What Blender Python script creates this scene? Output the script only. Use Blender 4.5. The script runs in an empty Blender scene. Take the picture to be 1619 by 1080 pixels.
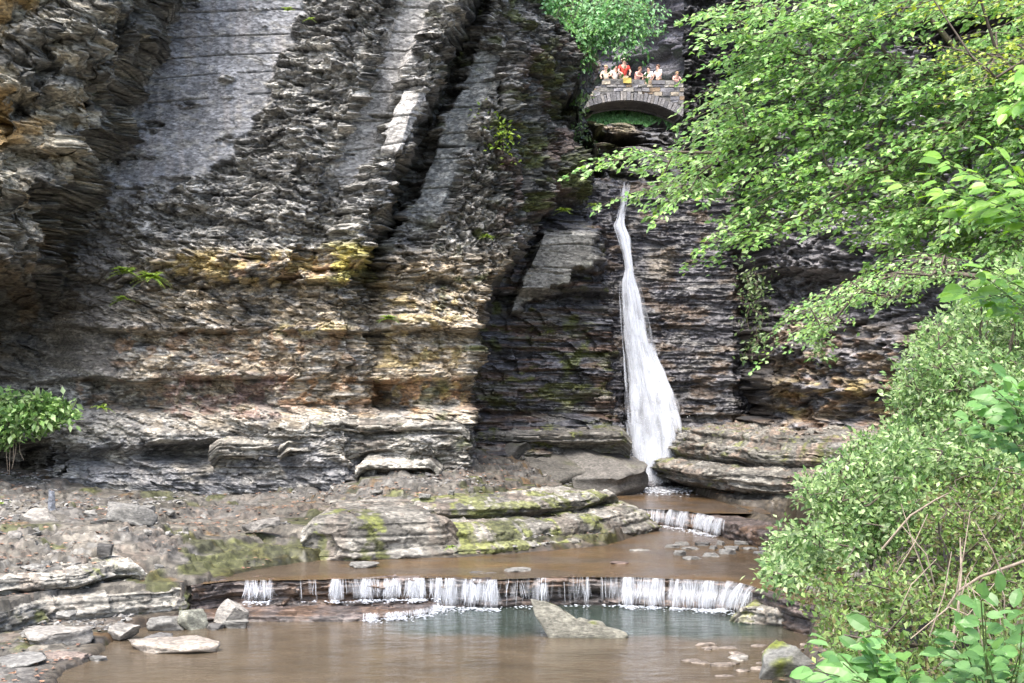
import bpy, bmesh, math, random
import numpy as np
from mathutils import Vector

# ------------------------------------------------------------------ camera, sky, sun, exposure
F, H, CX, YH = 2224.0, 4.0, 809.5, 600.0        # focal length in photo pixels, eye height, principal column, horizon row
scene = bpy.context.scene
cam_d = bpy.data.cameras.new("camera"); cam = bpy.data.objects.new("camera", cam_d)
scene.collection.objects.link(cam); scene.camera = cam
cam.location = (0, 0, H); cam.rotation_euler = (math.radians(90), 0, 0)
cam_d.sensor_width = 36; cam_d.lens = F / 1619 * 36
cam_d.shift_y = (YH - 540) / 1619
cam_d.clip_end = 600
world = bpy.data.worlds.new("World"); scene.world = world; world.use_nodes = True
nt = world.node_tree; nt.nodes.clear()
wo = nt.nodes.new("ShaderNodeOutputWorld"); bg = nt.nodes.new("ShaderNodeBackground")
sky = nt.nodes.new("ShaderNodeTexSky"); sky.sky_type = 'NISHITA'; sky.sun_disc = False
SUN_EL, SUN_AZ = math.radians(63), math.radians(205)     # azimuth clockwise from +Y
sky.sun_elevation = SUN_EL; sky.sun_rotation = SUN_AZ
sky.air_density = 1.0; sky.dust_density = 4.0; sky.ozone_density = 1.0
bg.inputs[1].default_value = 0.15
nt.links.new(sky.outputs[0], bg.inputs[0]); nt.links.new(bg.outputs[0], wo.inputs[0])
sun_d = bpy.data.lights.new("sun", 'SUN'); sun = bpy.data.objects.new("sun", sun_d)
scene.collection.objects.link(sun)
sun_d.energy = 1.5; sun_d.angle = math.radians(35); sun_d.color = (1.0, 0.97, 0.92)
sdir = Vector((math.sin(SUN_AZ) * math.cos(SUN_EL), math.cos(SUN_AZ) * math.cos(SUN_EL), math.sin(SUN_EL)))
sun.rotation_euler = sdir.to_track_quat('Z', 'Y').to_euler()
scene.view_settings.view_transform = 'Standard'; scene.view_settings.look = 'None'
scene.view_settings.gamma = 1.0; scene.view_settings.exposure = 1.9
scene.render.engine = 'CYCLES'; scene.cycles.use_denoising = True
scene.cycles.max_bounces = 6; scene.cycles.diffuse_bounces = 3; scene.cycles.transparent_max_bounces = 12

# ------------------------------------------------------------------ helpers: space, noise
COL = scene.collection
def W(px, py, D):
    """World point seen at photo position (px,py) at depth D."""
    return np.array([(px - CX) / F * D, D, H - (py - YH) / F * D])
def G(px, py, z):
    """World point at photo position (px,py) lying at height z (below eye level)."""
    return W(px, py, (H - z) * F / (py - YH))
def rnd2(ix, iy, seed=0):
    h = (ix.astype(np.int64) * 374761393 + iy.astype(np.int64) * 668265263 + seed * 2147483647 + 1013904223) & 0xffffffff
    h = ((h ^ (h >> 13)) * 1274126177) & 0xffffffff
    h = ((h ^ (h >> 15)) * 2246822519) & 0xffffffff
    return ((h ^ (h >> 16)) & 0xffffff) / float(0x1000000)
def vn(x, y, seed=0):
    ix = np.floor(x); iy = np.floor(y); fx = x - ix; fy = y - iy
    fx = fx * fx * (3 - 2 * fx); fy = fy * fy * (3 - 2 * fy)
    a = rnd2(ix, iy, seed); b = rnd2(ix + 1, iy, seed); c = rnd2(ix, iy + 1, seed); d = rnd2(ix + 1, iy + 1, seed)
    return (a * (1 - fx) + b * fx) * (1 - fy) + (c * (1 - fx) + d * fx) * fy
def fbm(x, y, seed=0, o=4, g=0.5):
    s = 0; a = 1; t = 0
    for k in range(o):
        s = s + a * vn(x * 2 ** k, y * 2 ** k, seed + 17 * k); t += a; a *= g
    return s / t * 2 - 1
def sst(a, b, x):
    t = np.clip((x - a) / (b - a), 0, 1); return t * t * (3 - 2 * t)
def lerp(a, b, t): return a + (b - a) * t
def box(px, py, x0, x1, y0, y1, s=12.0):
    return sst(x0 - s, x0 + s, px) * (1 - sst(x1 - s, x1 + s, px)) * sst(y0 - s, y0 + s, py) * (1 - sst(y1 - s, y1 + s, py))
def interp(x, pts):
    p = np.array(pts, float); return np.interp(x, p[:, 0], p[:, 1])
def blocks(u, v, hu, hv, seed, warp=0.35):
    """Bedded, jointed rock: per-block random height and the distance to the block's edge."""
    w1 = fbm(u / (hu * 2.5), v / (hv * 5), seed + 5, 2)
    vv = v / hv + warp * w1 + 1.1 * vn(v / hv * 0.37, v * 0 + 3.3, seed + 9)
    L = np.floor(vv); fv = vv - L
    r1 = rnd2(L, L * 0, seed + 1)
    uu = u / hu * (0.55 + 0.95 * r1) + 91.7 * rnd2(L, L * 0 + 7, seed + 2) + 0.45 * fbm(u / hu * 1.3, v / hv * 0.8, seed + 3, 2) + 0.25 * (fv - .5)
    C = np.floor(uu); fu = uu - C
    r = rnd2(L, C, seed + 4)
    e = np.minimum(np.minimum(fu, 1 - fu) * hu, np.minimum(fv, 1 - fv) * hv)
    return r, e, rnd2(L, C, seed + 11)
def facets(u, v, hu, hv, seed, tilt=.5):
    """Broken rock: irregular cells, each a tilted plane at its own level; returns height (cell units), crack distance, cell random."""
    x = u / hu; y = v / hv; ix = np.floor(x); iy = np.floor(y)
    b1 = np.full(x.shape, 9.); b2 = np.full(x.shape, 9.); h = np.zeros(x.shape); rr = np.zeros(x.shape)
    for i in (-1, 0, 1):
        for j in (-1, 0, 1):
            cx = ix + i; cy = iy + j
            qx = cx + rnd2(cx, cy, seed) - x; qy = cy + rnd2(cx, cy, seed + 1) - y
            d = np.maximum(np.abs(qx), np.abs(qy)) * .6 + .4 * np.hypot(qx, qy); r = rnd2(cx, cy, seed + 2)
            hh = (r - .5) + tilt * ((rnd2(cx, cy, seed + 3) - .5) * qx + (rnd2(cx, cy, seed + 4) - .5) * qy) * 2
            n = d < b1; b2 = np.where(n, b1, np.minimum(b2, d)); h = np.where(n, hh, h); rr = np.where(n, rnd2(cx, cy, seed + 5), rr); b1 = np.where(n, d, b1)
    return h, b2 - b1, rr
def poly_sd(X, Y, poly):
    """Signed distance (negative inside)."""
    poly = np.asarray(poly, float)[:, :2]; n = len(poly)
    d = np.full(X.shape, 1e9); ins = np.zeros(X.shape, bool)
    for i in range(n):
        a = poly[i]; b = poly[(i + 1) % n]; e = b - a
        t = np.clip(((X - a[0]) * e[0] + (Y - a[1]) * e[1]) / (e @ e + 1e-12), 0, 1)
        d = np.minimum(d, np.hypot(X - a[0] - t * e[0], Y - a[1] - t * e[1]))
        c = ((a[1] > Y) != (b[1] > Y)) & (X < (b[0] - a[0]) * (Y - a[1]) / (b[1] - a[1] + 1e-12) + a[0])
        ins ^= c
    return np.where(ins, -d, d)
def tps(pts, X, Y):
    """Thin-plate surface through (x,y,z) points, evaluated on a grid."""
    P = np.asarray(pts, float); n = len(P)
    def U(r2): return r2 * np.log(r2 + 1e-9)
    K = U((P[:, None, 0] - P[None, :, 0]) ** 2 + (P[:, None, 1] - P[None, :, 1]) ** 2) + np.eye(n) * 0.3
    A = np.zeros((n + 3, n + 3)); A[:n, :n] = K; A[:n, n] = 1; A[:n, n + 1:] = P[:, :2]; A[n, :n] = 1; A[n + 1:, :n] = P[:, :2].T
    w = np.linalg.solve(A, np.r_[P[:, 2], 0, 0, 0])
    Z = w[n] + w[n + 1] * X + w[n + 2] * Y
    for i in range(n): Z = Z + w[i] * U((X - P[i, 0]) ** 2 + (Y - P[i, 1]) ** 2)
    return Z

# ------------------------------------------------------------------ helpers: objects
def tag(o, label=None, cat=None, group=None, kind=None):
    if label: o["label"] = label
    if cat: o["category"] = cat
    if group: o["group"] = group
    if kind: o["kind"] = kind
    return o
def empty(name, loc, label, cat, group=None):
    o = bpy.data.objects.new(name, None); COL.objects.link(o); o.location = tuple(float(v) for v in loc)
    o.empty_display_size = 0.2
    return tag(o, label, cat, group)
def mesh_obj(name, V, faces, mat, parent=None, col=None, smooth=True):
    """faces: (n,k) int array or list of such arrays; V in world space (the parent is an unrotated empty)."""
    V = np.asarray(V, np.float32)
    if parent is not None: V = V - np.array(parent.location, np.float32)
    if not isinstance(faces, list): faces = [faces]
    faces = [np.asarray(f, np.int32) for f in faces if len(f)]
    me = bpy.data.meshes.new(name)
    me.vertices.add(len(V)); me.vertices.foreach_set("co", V.ravel())
    tot = np.concatenate([np.full(len(f), f.shape[1], np.int32) for f in faces])
    loops = np.concatenate([f.ravel() for f in faces])
    me.loops.add(len(loops)); me.loops.foreach_set("vertex_index", loops)
    me.polygons.add(len(tot)); me.polygons.foreach_set("loop_start", np.r_[0, np.cumsum(tot)[:-1]].astype(np.int32))
    me.polygons.foreach_set("use_smooth", np.full(len(tot), smooth, bool))
    me.update(calc_edges=True)
    if col is not None:
        a = me.color_attributes.new("Col", 'FLOAT_COLOR', 'POINT')
        c = np.ones((len(V), 4), np.float32); col = np.asarray(col, np.float32)
        c[:, :col.shape[-1]] = col.reshape(-1, col.shape[-1]) if col.ndim > 1 else col
        a.data.foreach_set("color", c.ravel())
    me.materials.append(mat)
    o = bpy.data.objects.new(name, me); COL.objects.link(o)
    if parent is not None: o.parent = parent
    return o
def grid_faces(nu, nv, flip=False):
    i = np.arange(nu * nv).reshape(nu, nv)
    f = np.stack([i[:-1, :-1], i[1:, :-1], i[1:, 1:], i[:-1, 1:]], -1).reshape(-1, 4)
    return f[:, ::-1] if flip else f

# ------------------------------------------------------------------ materials
def newmat(name):
    m = bpy.data.materials.new(name); m.use_nodes = True; n = m.node_tree; n.nodes.clear()
    out = n.nodes.new("ShaderNodeOutputMaterial"); return m, n, out
def N(n, t, **kw):
    x = n.nodes.new(t)
    for k, v in kw.items():
        if k.startswith("i"): x.inputs[int(k[1:])].default_value = v
        else: setattr(x, k, v)
    return x
def rock_mat(name, rough=0.75, bump=0.6, fine=9.0, stretch=2.3, dist=0.03, wetgloss=0.3, chip=.5, gain=1.0):
    """Rock: the face's own colour attribute broken up by fine grain; alpha of the attribute = dryness."""
    m, n, out = newmat(name); L = n.links.new
    b = N(n, "ShaderNodeBsdfPrincipled"); at = N(n, "ShaderNodeAttribute", attribute_name="Col")
    tc = N(n, "ShaderNodeTexCoord"); mp = N(n, "ShaderNodeMapping"); mp.inputs['Scale'].default_value = (1, 1, stretch)
    L(tc.outputs['Object'], mp.inputs[0])
    n1 = N(n, "ShaderNodeTexNoise"); n1.inputs['Scale'].default_value = fine; n1.inputs['Detail'].default_value = 6; n1.inputs['Roughness'].default_value = 0.7
    n2 = N(n, "ShaderNodeTexNoise"); n2.inputs['Scale'].default_value = fine * .22; n2.inputs['Detail'].default_value = 5; n2.inputs['Roughness'].default_value = 0.65
    L(mp.outputs[0], n1.inputs[0]); L(mp.outputs[0], n2.inputs[0])
    mr = N(n, "ShaderNodeMapRange"); mr.inputs[1].default_value = .3; mr.inputs[2].default_value = .7; mr.inputs[3].default_value = .42 * gain; mr.inputs[4].default_value = 1.28 * gain
    vo = N(n, "ShaderNodeTexVoronoi"); vo.inputs['Scale'].default_value = fine * 1.25; vo.inputs['Randomness'].default_value = 1.0; va = N(n, "ShaderNodeVectorMath", operation='MULTIPLY_ADD')
    va.inputs[1].default_value = (.12, .12, .12); L(n1.outputs['Color'], va.inputs[0]); L(mp.outputs[0], va.inputs[2]); L(va.outputs[0], vo.inputs[0])
    sx = N(n, "ShaderNodeSeparateColor"); L(vo.outputs['Color'], sx.inputs[0]); mv = N(n, "ShaderNodeMapRange"); mv.inputs[3].default_value = 1 - chip; mv.inputs[4].default_value = 1 + chip; L(sx.outputs[0], mv.inputs[0])
    L(n1.outputs[0], mr.inputs[0])
    mr2 = N(n, "ShaderNodeMapRange"); mr2.inputs[1].default_value = .3; mr2.inputs[2].default_value = .7; mr2.inputs[3].default_value = .75; mr2.inputs[4].default_value = 1.25
    L(n2.outputs[0], mr2.inputs[0])
    mu = N(n, "ShaderNodeMath", operation='MULTIPLY'); L(mr.outputs[0], mu.inputs[0]); L(mr2.outputs[0], mu.inputs[1])
    mu0 = mu; mu = N(n, "ShaderNodeMath", operation='MULTIPLY'); L(mu0.outputs[0], mu.inputs[0]); L(mv.outputs[0], mu.inputs[1])
    vm = N(n, "ShaderNodeVectorMath", operation='SCALE'); L(at.outputs['Color'], vm.inputs[0]); L(mu.outputs[0], vm.inputs['Scale'])
    L(vm.outputs[0], b.inputs['Base Color'])
    r = N(n, "ShaderNodeMapRange"); r.inputs[3].default_value = wetgloss; r.inputs[4].default_value = rough
    L(at.outputs['Alpha'], r.inputs[0]); L(r.outputs[0], b.inputs['Roughness'])
    bp = N(n, "ShaderNodeBump"); bp.inputs['Strength'].default_value = bump; bp.inputs['Distance'].default_value = dist
    hm = N(n, "ShaderNodeMath", operation='MULTIPLY_ADD'); hm.inputs[1].default_value = .9 * chip; L(sx.outputs[1], hm.inputs[0]); L(n1.outputs[0], hm.inputs[2]); L(hm.outputs[0], bp.inputs['Height']); L(bp.outputs[0], b.inputs['Normal'])
    L(b.outputs[0], out.inputs[0]); return m
def leaf_mat(name, trans=0.4, rough=0.38):
    m, n, out = newmat(name); L = n.links.new
    b = N(n, "ShaderNodeBsdfPrincipled"); b.inputs['Roughness'].default_value = rough
    at = N(n, "ShaderNodeAttribute", attribute_name="Col"); L(at.outputs['Color'], b.inputs['Base Color'])
    t = N(n, "ShaderNodeBsdfTranslucent"); hs = N(n, "ShaderNodeHueSaturation"); hs.inputs['Hue'].default_value = 0.485
    hs.inputs['Value'].default_value = 1.5; hs.inputs['Saturation'].default_value = 1.1
    L(at.outputs['Color'], hs.inputs['Color']); L(hs.outputs[0], t.inputs[0])
    mx = N(n, "ShaderNodeMixShader"); mx.inputs[0].default_value = trans
    L(b.outputs[0], mx.inputs[1]); L(t.outputs[0], mx.inputs[2]); L(mx.outputs[0], out.inputs[0]); return m
def plain(name, c, rough=0.7, var=0.25, scale=12):
    m, n, out = newmat(name); L = n.links.new
    b = N(n, "ShaderNodeBsdfPrincipled"); b.inputs['Roughness'].default_value = rough
    tc = N(n, "ShaderNodeTexCoord"); no = N(n, "ShaderNodeTexNoise"); no.inputs['Scale'].default_value = scale; no.inputs['Detail'].default_value = 4
    L(tc.outputs['Object'], no.inputs[0])
    mr = N(n, "ShaderNodeMapRange"); mr.inputs[1].default_value = .3; mr.inputs[2].default_value = .7; mr.inputs[3].default_value = 1 - var; mr.inputs[4].default_value = 1 + var
    L(no.outputs[0], mr.inputs[0])
    vm = N(n, "ShaderNodeVectorMath", operation='SCALE'); vm.inputs[0].default_value = c; L(mr.outputs[0], vm.inputs['Scale'])
    L(vm.outputs[0], b.inputs['Base Color']); L(b.outputs[0], out.inputs[0]); return m
def water_mat(name, c1, c2, mask=None, rscale=(2.2, 7.0), bump=0.25, rough=0.06, dist=0.02):
    """Muddy water: silt colour, green where it is deep (mask = (x0,x1,y0,y1) of the deep part), rippled surface."""
    m, n, out = newmat(name); L = n.links.new
    b = N(n, "ShaderNodeBsdfPrincipled"); b.inputs['Roughness'].default_value = rough; b.inputs['IOR'].default_value = 1.33
    tc = N(n, "ShaderNodeTexCoord"); mp = N(n, "ShaderNodeMapping"); mp.inputs['Scale'].default_value = (rscale[0], rscale[1], 1)
    L(tc.outputs['Object'], mp.inputs[0])
    no = N(n, "ShaderNodeTexNoise"); no.inputs['Scale'].default_value = 1.6; no.inputs['Detail'].default_value = 4; no.inputs['Roughness'].default_value = .6
    L(mp.outputs[0], no.inputs[0])
    bp = N(n, "ShaderNodeBump"); bp.inputs['Strength'].default_value = bump; bp.inputs['Distance'].default_value = dist
    L(no.outputs[0], bp.inputs['Height']); L(bp.outputs[0], b.inputs['Normal'])
    mix = N(n, "ShaderNodeMix", data_type='RGBA'); mix.inputs[6].default_value = (*c1, 1); mix.inputs[7].default_value = (*c2, 1)
    at = N(n, "ShaderNodeAttribute", attribute_name="Col"); L(at.outputs['Fac'], mix.inputs[0])
    n3 = N(n, "ShaderNodeTexNoise"); n3.inputs['Scale'].default_value = 1.2; n3.inputs['Detail'].default_value = 5; L(tc.outputs['Object'], n3.inputs[0])
    mr = N(n, "ShaderNodeMapRange"); mr.inputs[1].default_value = .3; mr.inputs[2].default_value = .7; mr.inputs[3].default_value = .75; mr.inputs[4].default_value = 1.25
    L(n3.outputs[0], mr.inputs[0])
    vm = N(n, "ShaderNodeVectorMath", operation='SCALE'); L(mix.outputs[2], vm.inputs[0]); L(mr.outputs[0], vm.inputs['Scale'])
    L(vm.outputs[0], b.inputs['Base Color'])
    L(b.outputs[0], out.inputs[0]); return m
def white_water_mat(name, alpha=0.85, c=(0.83, 0.86, 0.91)):
    m, n, out = newmat(name); L = n.links.new
    b = N(n, "ShaderNodeBsdfPrincipled"); b.inputs['Roughness'].default_value = .35; b.inputs['Base Color'].default_value = (*c, 1)
    t = N(n, "ShaderNodeBsdfTranslucent"); t.inputs[0].default_value = (*c, 1)
    mx = N(n, "ShaderNodeMixShader"); mx.inputs[0].default_value = .4; L(b.outputs[0], mx.inputs[1]); L(t.outputs[0], mx.inputs[2])
    tr = N(n, "ShaderNodeBsdfTransparent"); mx2 = N(n, "ShaderNodeMixShader")
    at = N(n, "ShaderNodeAttribute", attribute_name="Col")
    mu = N(n, "ShaderNodeMath", operation='MULTIPLY'); mu.inputs[1].default_value = alpha; L(at.outputs['Alpha'], mu.inputs[0])
    L(mu.outputs[0], mx2.inputs[0]); L(tr.outputs[0], mx2.inputs[1]); L(mx.outputs[0], mx2.inputs[2])
    L(mx2.outputs[0], out.inputs[0]); return m
ROCK = rock_mat("shale rock"); GROUND = rock_mat("weathered rock floor", stretch=1.5, fine=7, chip=.4, gain=.55)
STONE = rock_mat("loose stone", fine=14, dist=.02, chip=.3, gain=.68)
BARK = plain("bark", (.10, .08, .06), .9, .35, 30)
TWIG = plain("dry twig", (.30, .24, .18), .9, .3, 30)
LEAF = leaf_mat("leaf")
FALL = white_water_mat("falling white water"); FOAM = white_water_mat("foam", .95)
C = lambda *v: np.array(v, float)
MID = C(.175, .172, .165); TAN = C(.37, .30, .205); PALE = C(.39, .375, .335); BLUE = C(.26, .265, .275)
DARK = C(.055, .055, .058); RUST = C(.29, .165, .08); YEL = C(.42, .32, .12); MOSS = C(.085, .10, .02); LEAFL = C(.19, .145, .11)
def mixc(col, c, w): return col + (c - col) * w[..., None]
# ------------------------------------------------------------------ the gorge walls
def cliff(name, x0, x1, z0, z1, step, depth, detail, cut=None):
    nx = int((x1 - x0) / step * 1.15) + 1; nz = int((z1 - z0) / step) + 1
    X, Z = np.meshgrid(np.linspace(x0, x1, nx), np.linspace(z0, z1, nz), indexing='ij')
    Y = np.full(X.shape, 36.0)
    for _ in range(5):                                            # relief charted against the photo's layout
        px = CX + F * X / Y; py = YH + F * (H - Z) / Y
        Y = lerp(Y, depth(px, py, X, Z), .7)
    # put more columns where the wall turns away, so that its side faces are as finely broken as its fronts
    g = np.clip(np.abs(np.gradient(Y, step, axis=0)), 0, 6); k = 25; cs = np.cumsum(np.pad(g, ((0, 0), (k // 2 + 1, k // 2)), 'edge'), 1); g = (cs[:, k:] - cs[:, :-k]) / k
    w = np.cumsum(1 + .9 * g, 0); w = (w - w[:1]) / (w[-1:] - w[:1]); t = np.linspace(0, 1, nx); Xn = np.empty_like(X); Yn = np.empty_like(Y)
    for j in range(nz):
        Xn[:, j] = np.interp(t, w[:, j], X[:, 0]); Yn[:, j] = np.interp(Xn[:, j], X[:, 0], Y[:, j])
    X, Y = Xn, Yn
    for _ in range(2):
        px = CX + F * X / Y; py = YH + F * (H - Z) / Y; Y = lerp(Y, depth(px, py, X, Z), .7)
    px = CX + F * X / Y; py = YH + F * (H - Z) / Y
    dY, col = detail(px, py, X, Z + 0 * X, X + .85 * (Y - 35))
    gx = np.gradient(Y, axis=0) / np.maximum(np.gradient(X, axis=0), 1e-4); gx = np.clip((gx[:-2] + gx[1:-1] + gx[2:]) / 3, -2.5, 2.5); gx = np.sign(gx) * np.maximum(np.abs(gx) - .5, 0); gx = np.pad(gx, ((1, 1), (0, 0)), 'edge')
    nn = np.sqrt(1 + gx * gx); dY = dY * np.where(nn > 2, .8, 1)
    V = np.stack([X - dY * gx / nn + fbm(X * 2.1, Z * 3.5, 77, 3) * .05, Y + dY / nn, Z], -1).reshape(-1, 3)
    f = grid_faces(nx, nz)
    if cut is not None:
        kk = cut(px, py).ravel(); f = f[~kk[f].all(1)]
    return tag(mesh_obj(name, V, f, ROCK, None, col.reshape(-1, 4)), kind="structure")

XE = [(-400, 820), (0, 840), (60, 890), (100, 908), (150, 890), (180, 878), (230, 900), (300, 928), (340, 938), (380, 942), (450, 955), (560, 962), (900, 975)]
XB = [(-400, 1000), (200, 930), (300, 872), (350, 845), (400, 815), (450, 775), (500, 755), (700, 740), (900, 740)]
def edgeA(px, py): return 288 + 26 * fbm(py / 45, py * 0 + 1, 31, 3) + 10 * fbm(px / 20, py / 14, 32, 2)
def main_depth(px, py, X, Z):
    s = px + .41 * py + 9 * fbm(py / 50, px / 60, 41, 3)
    up = interp(s, [(-300, 34), (290, 35.7), (480, 35.2), (520, 34.9), (570, 34.45), (628, 34.4), (642, 34.85), (678, 34.95), (692, 34.35), (722, 34.1), (744, 34.4),
                    (757, 36.5), (775, 36.5), (784, 36.1), (832, 35.75), (842, 35.3), (880, 35.6), (960, 36.4)])
    xe = interp(py, XE) + 10 * fbm(py / 25, py * 0, 43, 3)
    t = np.clip((px - 780) / np.maximum(xe - 780, 60), 0, 1)
    up = up + 4.6 * t ** 1.4 * sst(780, 850, px)
    A = interp(px, [(-300, 29.5), (0, 31.5), (90, 32.4), (200, 33.3), (290, 33.9)]) + .8 * fbm(px / 90 + py / 200, py / 60, 44, 3) + (py - 200) / 400 * .5
    ea = edgeA(px, py)
    wA = (1 - sst(ea - 26, ea + 8, px + .41 * py)) * (1 - sst(430, 570, py + 18 * fbm(px / 30, py / 30, 45, 2)))
    up = lerp(up, A, wA)
    lo = interp(px, [(-300, 35), (0, 35.9), (90, 35.5), (200, 35.0), (330, 35.0), (450, 34.8), (545, 34.3), (572, 34.9), (590, 35.4), (615, 35.0), (680, 34.7), (738, 34.6)])
    lo = lo + .9 * box(px, py, -300, 105, 440, 590, 25)
    w = sst(400, 520, py + 18 * fbm(px / 60, py / 60, 46, 2))
    L = lerp(up, lo, w)
    # beds that run across the wall: projecting and undercut bands
    w2 = 11 * fbm(px / 75, py / 120, 47, 4)
    p = py + w2
    wl = sst(-50, 40, px) * (1 - sst(730, 760, px))
    prof = interp(p, [(380, 0), (398, -.25), (404, -.35), (440, -.2), (448, .05), (500, -.05), (512, -.3), (520, -.35), (528, .15), (545, 0), (585, -.3), (596, -.35), (604, .35), (640, .5), (646, .1), (655, -.5),
                      (675, -.9), (700, -1.1), (735, -1.0), (800, -1.3), (860, -2.2), (1000, -3)])
    prof = prof * wl * np.where(py > 655, 1, np.clip(.45 + 1.5 * (fbm(px / 55, py / 45, 490, 3) + .35), .1, 1.6))
    L = L + prof + 1.6 * box(px, py, 40 , 330, 712, 735, 14) * .4
    L = L + 3.0 * box(px, py, -400, 92, 702, 765, 10) + .8 * box(px, py, 225, 395, 700, 722, 8)
    xb = interp(py, XB) + 9 * fbm(py / 22, py * 0, 48, 3)
    # recess beside the fall
    R = interp(px, [(700, 39.3), (760, 39.6), (860, 40.4), (1000, 41.2), (1100, 43)]) + interp(py, [(280, 1.2), (330, .9), (355, 0), (365, -.25), (455, .1), (470, .8), (500, .5), (600, 0), (655, -.1), (665, -.8), (700, -1.4), (780, -3)])
    slab = 820 + (460 - py) * .42
    R = R - .55 * sst(slab - 5, slab + 3, px) * (1 - sst(935, 960, px)) * sst(362, 372, py) * (1 - sst(0, 10, py - (478 - (px - 820) * .52 + 16 * fbm(px / 18, py / 30, 49, 2))))
    wr = sst(xb - 7, xb + 12, px) * sst(285, 345, py)
    out = lerp(L, R, wr)
    return out + 12 * sst(xe - 2, xe + 40, px)

def main_detail(px, py, X0, Z, X):
    s = px + .41 * py
    ea = edgeA(px, py); nb = 22 * fbm(px / 30, py / 22, 51, 4)
    inA = (1 - sst(ea - 4, ea + 4, s)) * (1 - sst(430, 560, py)); inA = np.maximum(inA, (px < 60) * (1 - sst(540, 640, py)) * 1.)
    B = (1 - inA) * (1 - sst(478, 492, s + nb + np.maximum(0, py - 130) * .10 - np.maximum(0, py - 240) * -1.1)) * (1 - sst(300, 350, py + nb))
    st1 = sst(632, 637, s + nb * .3) * (1 - sst(682, 688, s + nb * .35)) * (1 - sst(275, 315, py + nb)) * (px < 700)
    st2 = sst(692, 697, s + nb * .25) * (1 - sst(732, 738, s + nb * .3)) * sst(135, 150, py) * (1 - sst(235, 250, py))
    st3 = sst(782, 790, s + nb * .3) * (1 - sst(830, 840, s + nb * .5)) * (1 - sst(330, 380, py + nb)) * sst(50, 90, py)
    xb = interp(py, XB) + 9 * fbm(py / 22, py * 0, 48, 3)
    rec = sst(xb - 3, xb + 6, px) * sst(300, 345, py)
    slab = 820 + (460 - py) * .42
    sm = sst(slab - 5, slab + 3, px) * (1 - sst(935, 950, px)) * sst(362, 372, py) * (1 - sst(0, 8, py - (478 - (px - 820) * .52 + 16 * fbm(px / 18, py / 30, 49, 2))))
    floorz = sst(655, 670, py) * (1 - rec)
    smooth = np.clip(B + st1 + st2 + st3 + sm, 0, 1)
    smooth = smooth * (1 - .8 * sst(.1, .3, fbm(px / 60, py / 14, 52, 3) - .25))
    left_low = (1 - inA) * (1 - sst(150, 230, px + nb)) * sst(330, 380, py) * (1 - sst(570, 620, py))     # flat slabs low left
    smooth = np.maximum(smooth, left_low * .6)
    amp = lerp(1, .07, smooth)
    amp = np.where(rec > .5, lerp(amp, np.minimum(amp, .8), rec), amp)
    # bedded blocks
    r1, e1, k1 = blocks(X, Z, 1.5, .42, 1); r2, e2, k2 = blocks(X, Z, .42, .15, 2); r3, e3, k3 = blocks(X + .3 * Z, Z, .17, .065, 3)
    cd = .34 * (r1 - .5) + .24 * (r2 - .5) + .13 * (r3 - .5)
    cd = cd + .06 * (1 - sst(0, .05, e1)) + .05 * (1 - sst(0, .03, e2)) + .035 * (1 - sst(0, .018, e3))
    # diagonal lumpy blocks for the near block on the left
    a = math.radians(-32); U = X * math.cos(a) + Z * math.sin(a); Vv = -X * math.sin(a) + Z * math.cos(a)
    q1, f1, g1 = blocks(U, Vv, 1.9, .9, 21, .8); q2, f2, g2 = blocks(U, Vv, .6, .3, 22, .7); q3, f3, g3 = blocks(U, Vv, .22, .12, 23, .6)
    wU = U + .25 * fbm(X / .9, Z / .7, 520, 4); wV = Vv + .18 * fbm(X / .8, Z / .6, 521, 4)
    H1, a1, b1_ = facets(wU, wV, 1.5, .85, 522, 1.0); H2, a2, q2 = facets(wU, wV, .5, .28, 528, 1.0); H3, a3, g3 = facets(wU, wV, .2, .11, 534, .9)
    ad = .62 * H1 + .30 * H2 + .17 * H3 + .08 * (1 - sst(0, .1, a1)) + .05 * (1 - sst(0, .12, a2)) + .5 * fbm(X / 1.3, Z / 1.0, 53, 4)
    # broken faces of the middle facets
    wx = X + .12 * fbm(X / .4, Z / .3, 500, 3); wz = Z + .09 * fbm(X / .35, Z / .25, 501, 3) + .18 * X
    F1, c1, t1 = facets(wx, wz, .85, .42, 502, .9); F2, c2, t2 = facets(wx, wz, .34, .17, 508, .9); F3, c3f, t3 = facets(wx, Z, .14, .075, 514, .8)
    F4, c4, t4 = facets(wx, wz, .085, .055, 550, .9)
    brk = .30 * F1 + .24 * F2 + .15 * F3 + .06 * F4 + .05 * (1 - sst(0, .12, c1)) + .08 * (1 - sst(0, .14, c2))
    chip = (1 - sst(450, 560, py) * .55) * (1 - .5 * rec)
    cd = lerp(cd, brk, chip)
    R1, ra, rb = blocks(X, Z, 1.7, .16, 540, .5); R2, rc, rd = blocks(X, Z, .6, .06, 543, .6)
    cd = lerp(cd, .34 * (R1 - .5) + .16 * (R2 - .5) + .3 * F1 + .05 * (1 - sst(0, .02, rc)) + .3 * fbm(X / .9, Z / .5, 546, 4), rec); k2 = lerp(k2, rb, rec); k3 = lerp(k3, rd, rec)
    # lumpy shale of the middle facets
    lump = .26 * fbm(X / .8 + Z * .3, Z / .5, 54, 5, .55)
    mid = (1 - inA) * (1 - smooth) * (1 - rec)
    ribs = .42 * fbm(X / 1.1, Z / 2.6, 580, 3) + .30 * fbm((X + .45 * Z) / .55, Z / 1.6, 581, 3)   # upright ribs and bays
    d = cd * amp * (1 - inA) + ad * inA + (lump + ribs) * mid
    # thin bedding cracks across the smooth faces
    lz = Z / .62 + .25 * fbm(X / 3, Z, 55, 2) + .9 * vn(Z * .7, Z * 0, 56); crack = np.abs(lz - np.round(lz))
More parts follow.
